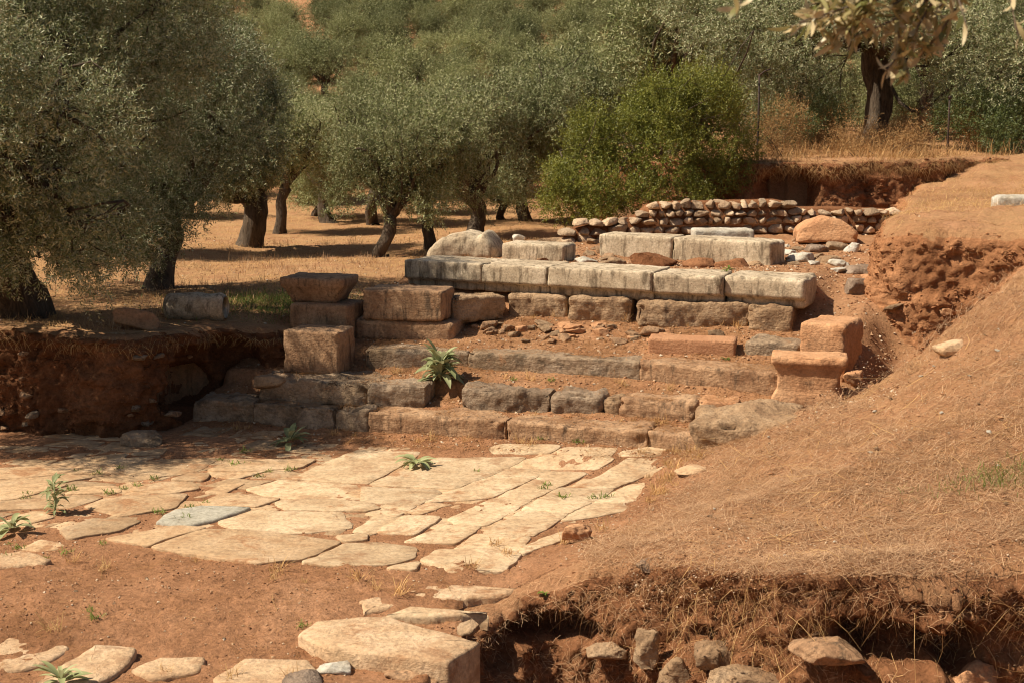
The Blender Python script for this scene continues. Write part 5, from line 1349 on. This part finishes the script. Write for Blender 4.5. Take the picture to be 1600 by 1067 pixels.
def clods(P, n, rows, size, mat, label, sel):
    i = gr.choice(np.where(sel)[0], n); r_ = gr.integers(rows[0], rows[1], n); i2 = np.clip(i + 1, 0, len(P) - 1); r2 = np.clip(r_ + 1, 0, P.shape[1] - 1)
    a, b_ = gr.uniform(0, 1, (2, n, 1)); p = P[i, r_] * (1 - a) + P[i2, r2] * a; p = p * (1 - .5 * b_) + P[i, r2] * .5 * b_
    k = fbm(p * 3.1 + 4, 3) > gr.uniform(-.4, .4, n)
    crumbs("soil_clods", None, size, None, mat, label, gr, p[k])
clods(bank_C, 9000, (10, 74), (.008, .05), 'bank_light', "crumbly soil clods on the face of the right earth cliff", (bank_C[:, 12, 1] > 15.6) & (bank_C[:, 12, 1] < 22))
clods(bank_F, 9000, (8, 74), (.005, .028), 'bank', "soil clods on the foreground bank face", bank_F[:, 12, 0] < 4.2)
clods(bank_T, 5000, (10, 46), (.012, .06), 'bank', "soil clods on the rear earth bank", (bank_T[:, 12, 0] > 3.4) & (bank_T[:, 12, 0] < 10))
clods(bank_L, 5000, (10, 64), (.008, .05), 'bank_shade', "soil clods on the left bank face", bank_L[:, 12, 0] > -7.4)

# ------------------------------------------------------------------ olive branch hanging close to the camera, upper right
root = empty("olive_branch", tuple(D(1420, -260, 3.8)))
tag(root, "sunlit olive branch with pale narrow leaves hanging into the top right, out of focus", "branch")
bo = np.array(root.location); rg = np.random.default_rng(33); mb = MB(); LV = []
def twig(pts, r, nl, spread=1.0, t0=.35):
    P_ = np.array([D(*q) - bo for q in pts]); k = np.linspace(0, len(P_) - 1, 16)
    P_ = np.stack([np.interp(k, np.arange(len(P_)), P_[:, c]) for c in range(3)], 1)
    tube(mb, P_, np.linspace(r, r * .4, 16), 6, 0, .1)
    for i in range(nl):
        t = rg.uniform(t0, 1); b0 = np.array([np.interp(t * 15, np.arange(16), P_[:, c]) for c in range(3)])
        ax = P_[-1] - P_[0]; ax /= np.linalg.norm(ax); d = ax * rg.uniform(.2, 1) + rg.normal(size=3) * .6 * spread; d /= np.linalg.norm(d)
        s = np.cross(d, rg.normal(size=3)); s /= np.linalg.norm(s); n_ = np.cross(d, s); L_ = rg.uniform(.045, .072); w = rg.uniform(.011, .016)
        for u_, w_ in ((0, .1), (.25, .8), (.5, 1), (.78, .7), (1, .05)):
            c = b0 + d * L_ * u_ + n_ * L_ * .12 * math.sin(u_ * 3.1)
            LV.append(c - s * w * w_ / 2); LV.append(c + s * w * w_ / 2)
for pts, r, nl in (([(1420,-260,3.8),(1400,-60,3.75),(1330,10,3.7),(1250,35,3.65)], .006, 46), ([(1400,-60,3.75),(1350,30,3.7),(1290,60,3.7)], .004, 38), ([(1410,-100,3.8),(1400,40,3.75),(1420,115,3.7)], .004, 44),
                   ([(1420,-200,3.8),(1450,-20,3.8),(1440,80,3.8)], .004, 40), ([(1420,-200,3.8),(1480,-60,3.7),(1510,40,3.4)], .004, 12), ([(1420,-260,3.8),(1240,-120,3.4),(1165,-20,3.1),(1150,25,3.0)], .004, 6), ([(1420,-260,3.8),(1560,-80,3.6),(1592,60,3.5)], .004, 14),
                   ([(1400,-60,3.75),(1360,0,3.7),(1330,30,3.7)], .003, 34), ([(1390,-40,3.75),(1300,10,3.8),(1275,20,3.8)], .003, 26)):
    twig(pts, r, nl)
for pts, nl in (([(1480,-50,3.8),(1350,10,3.75),(1235,42,3.7)], 46), ([(1500,-30,3.8),(1400,30,3.75),(1300,72,3.7)], 46), ([(1470,-20,3.8),(1430,50,3.75),(1385,112,3.7)], 40), ([(1510,-10,3.8),(1470,50,3.8),(1436,92,3.8)], 34), ([(1440,-40,3.85),(1340,-5,3.8),(1255,10,3.8)], 44), ([(1500,-40,3.8),(1420,-5,3.75),(1330,40,3.75)], 44), ([(1520,-40,3.85),(1480,0,3.85),(1400,60,3.8)], 40)):
    twig(pts, .004, nl, .9, .15)
mb.build("stem", M['bark_light'], root)
v = np.array(LV); k = np.arange(len(v) // 10) * 10
mesh_obj("leaves", v, np.concatenate([np.stack([k + 2 * a, k + 2 * a + 2, k + 2 * a + 3, k + 2 * a + 1], 1) for a in range(4)]), M['fg_leaf'], root, smooth_=True)
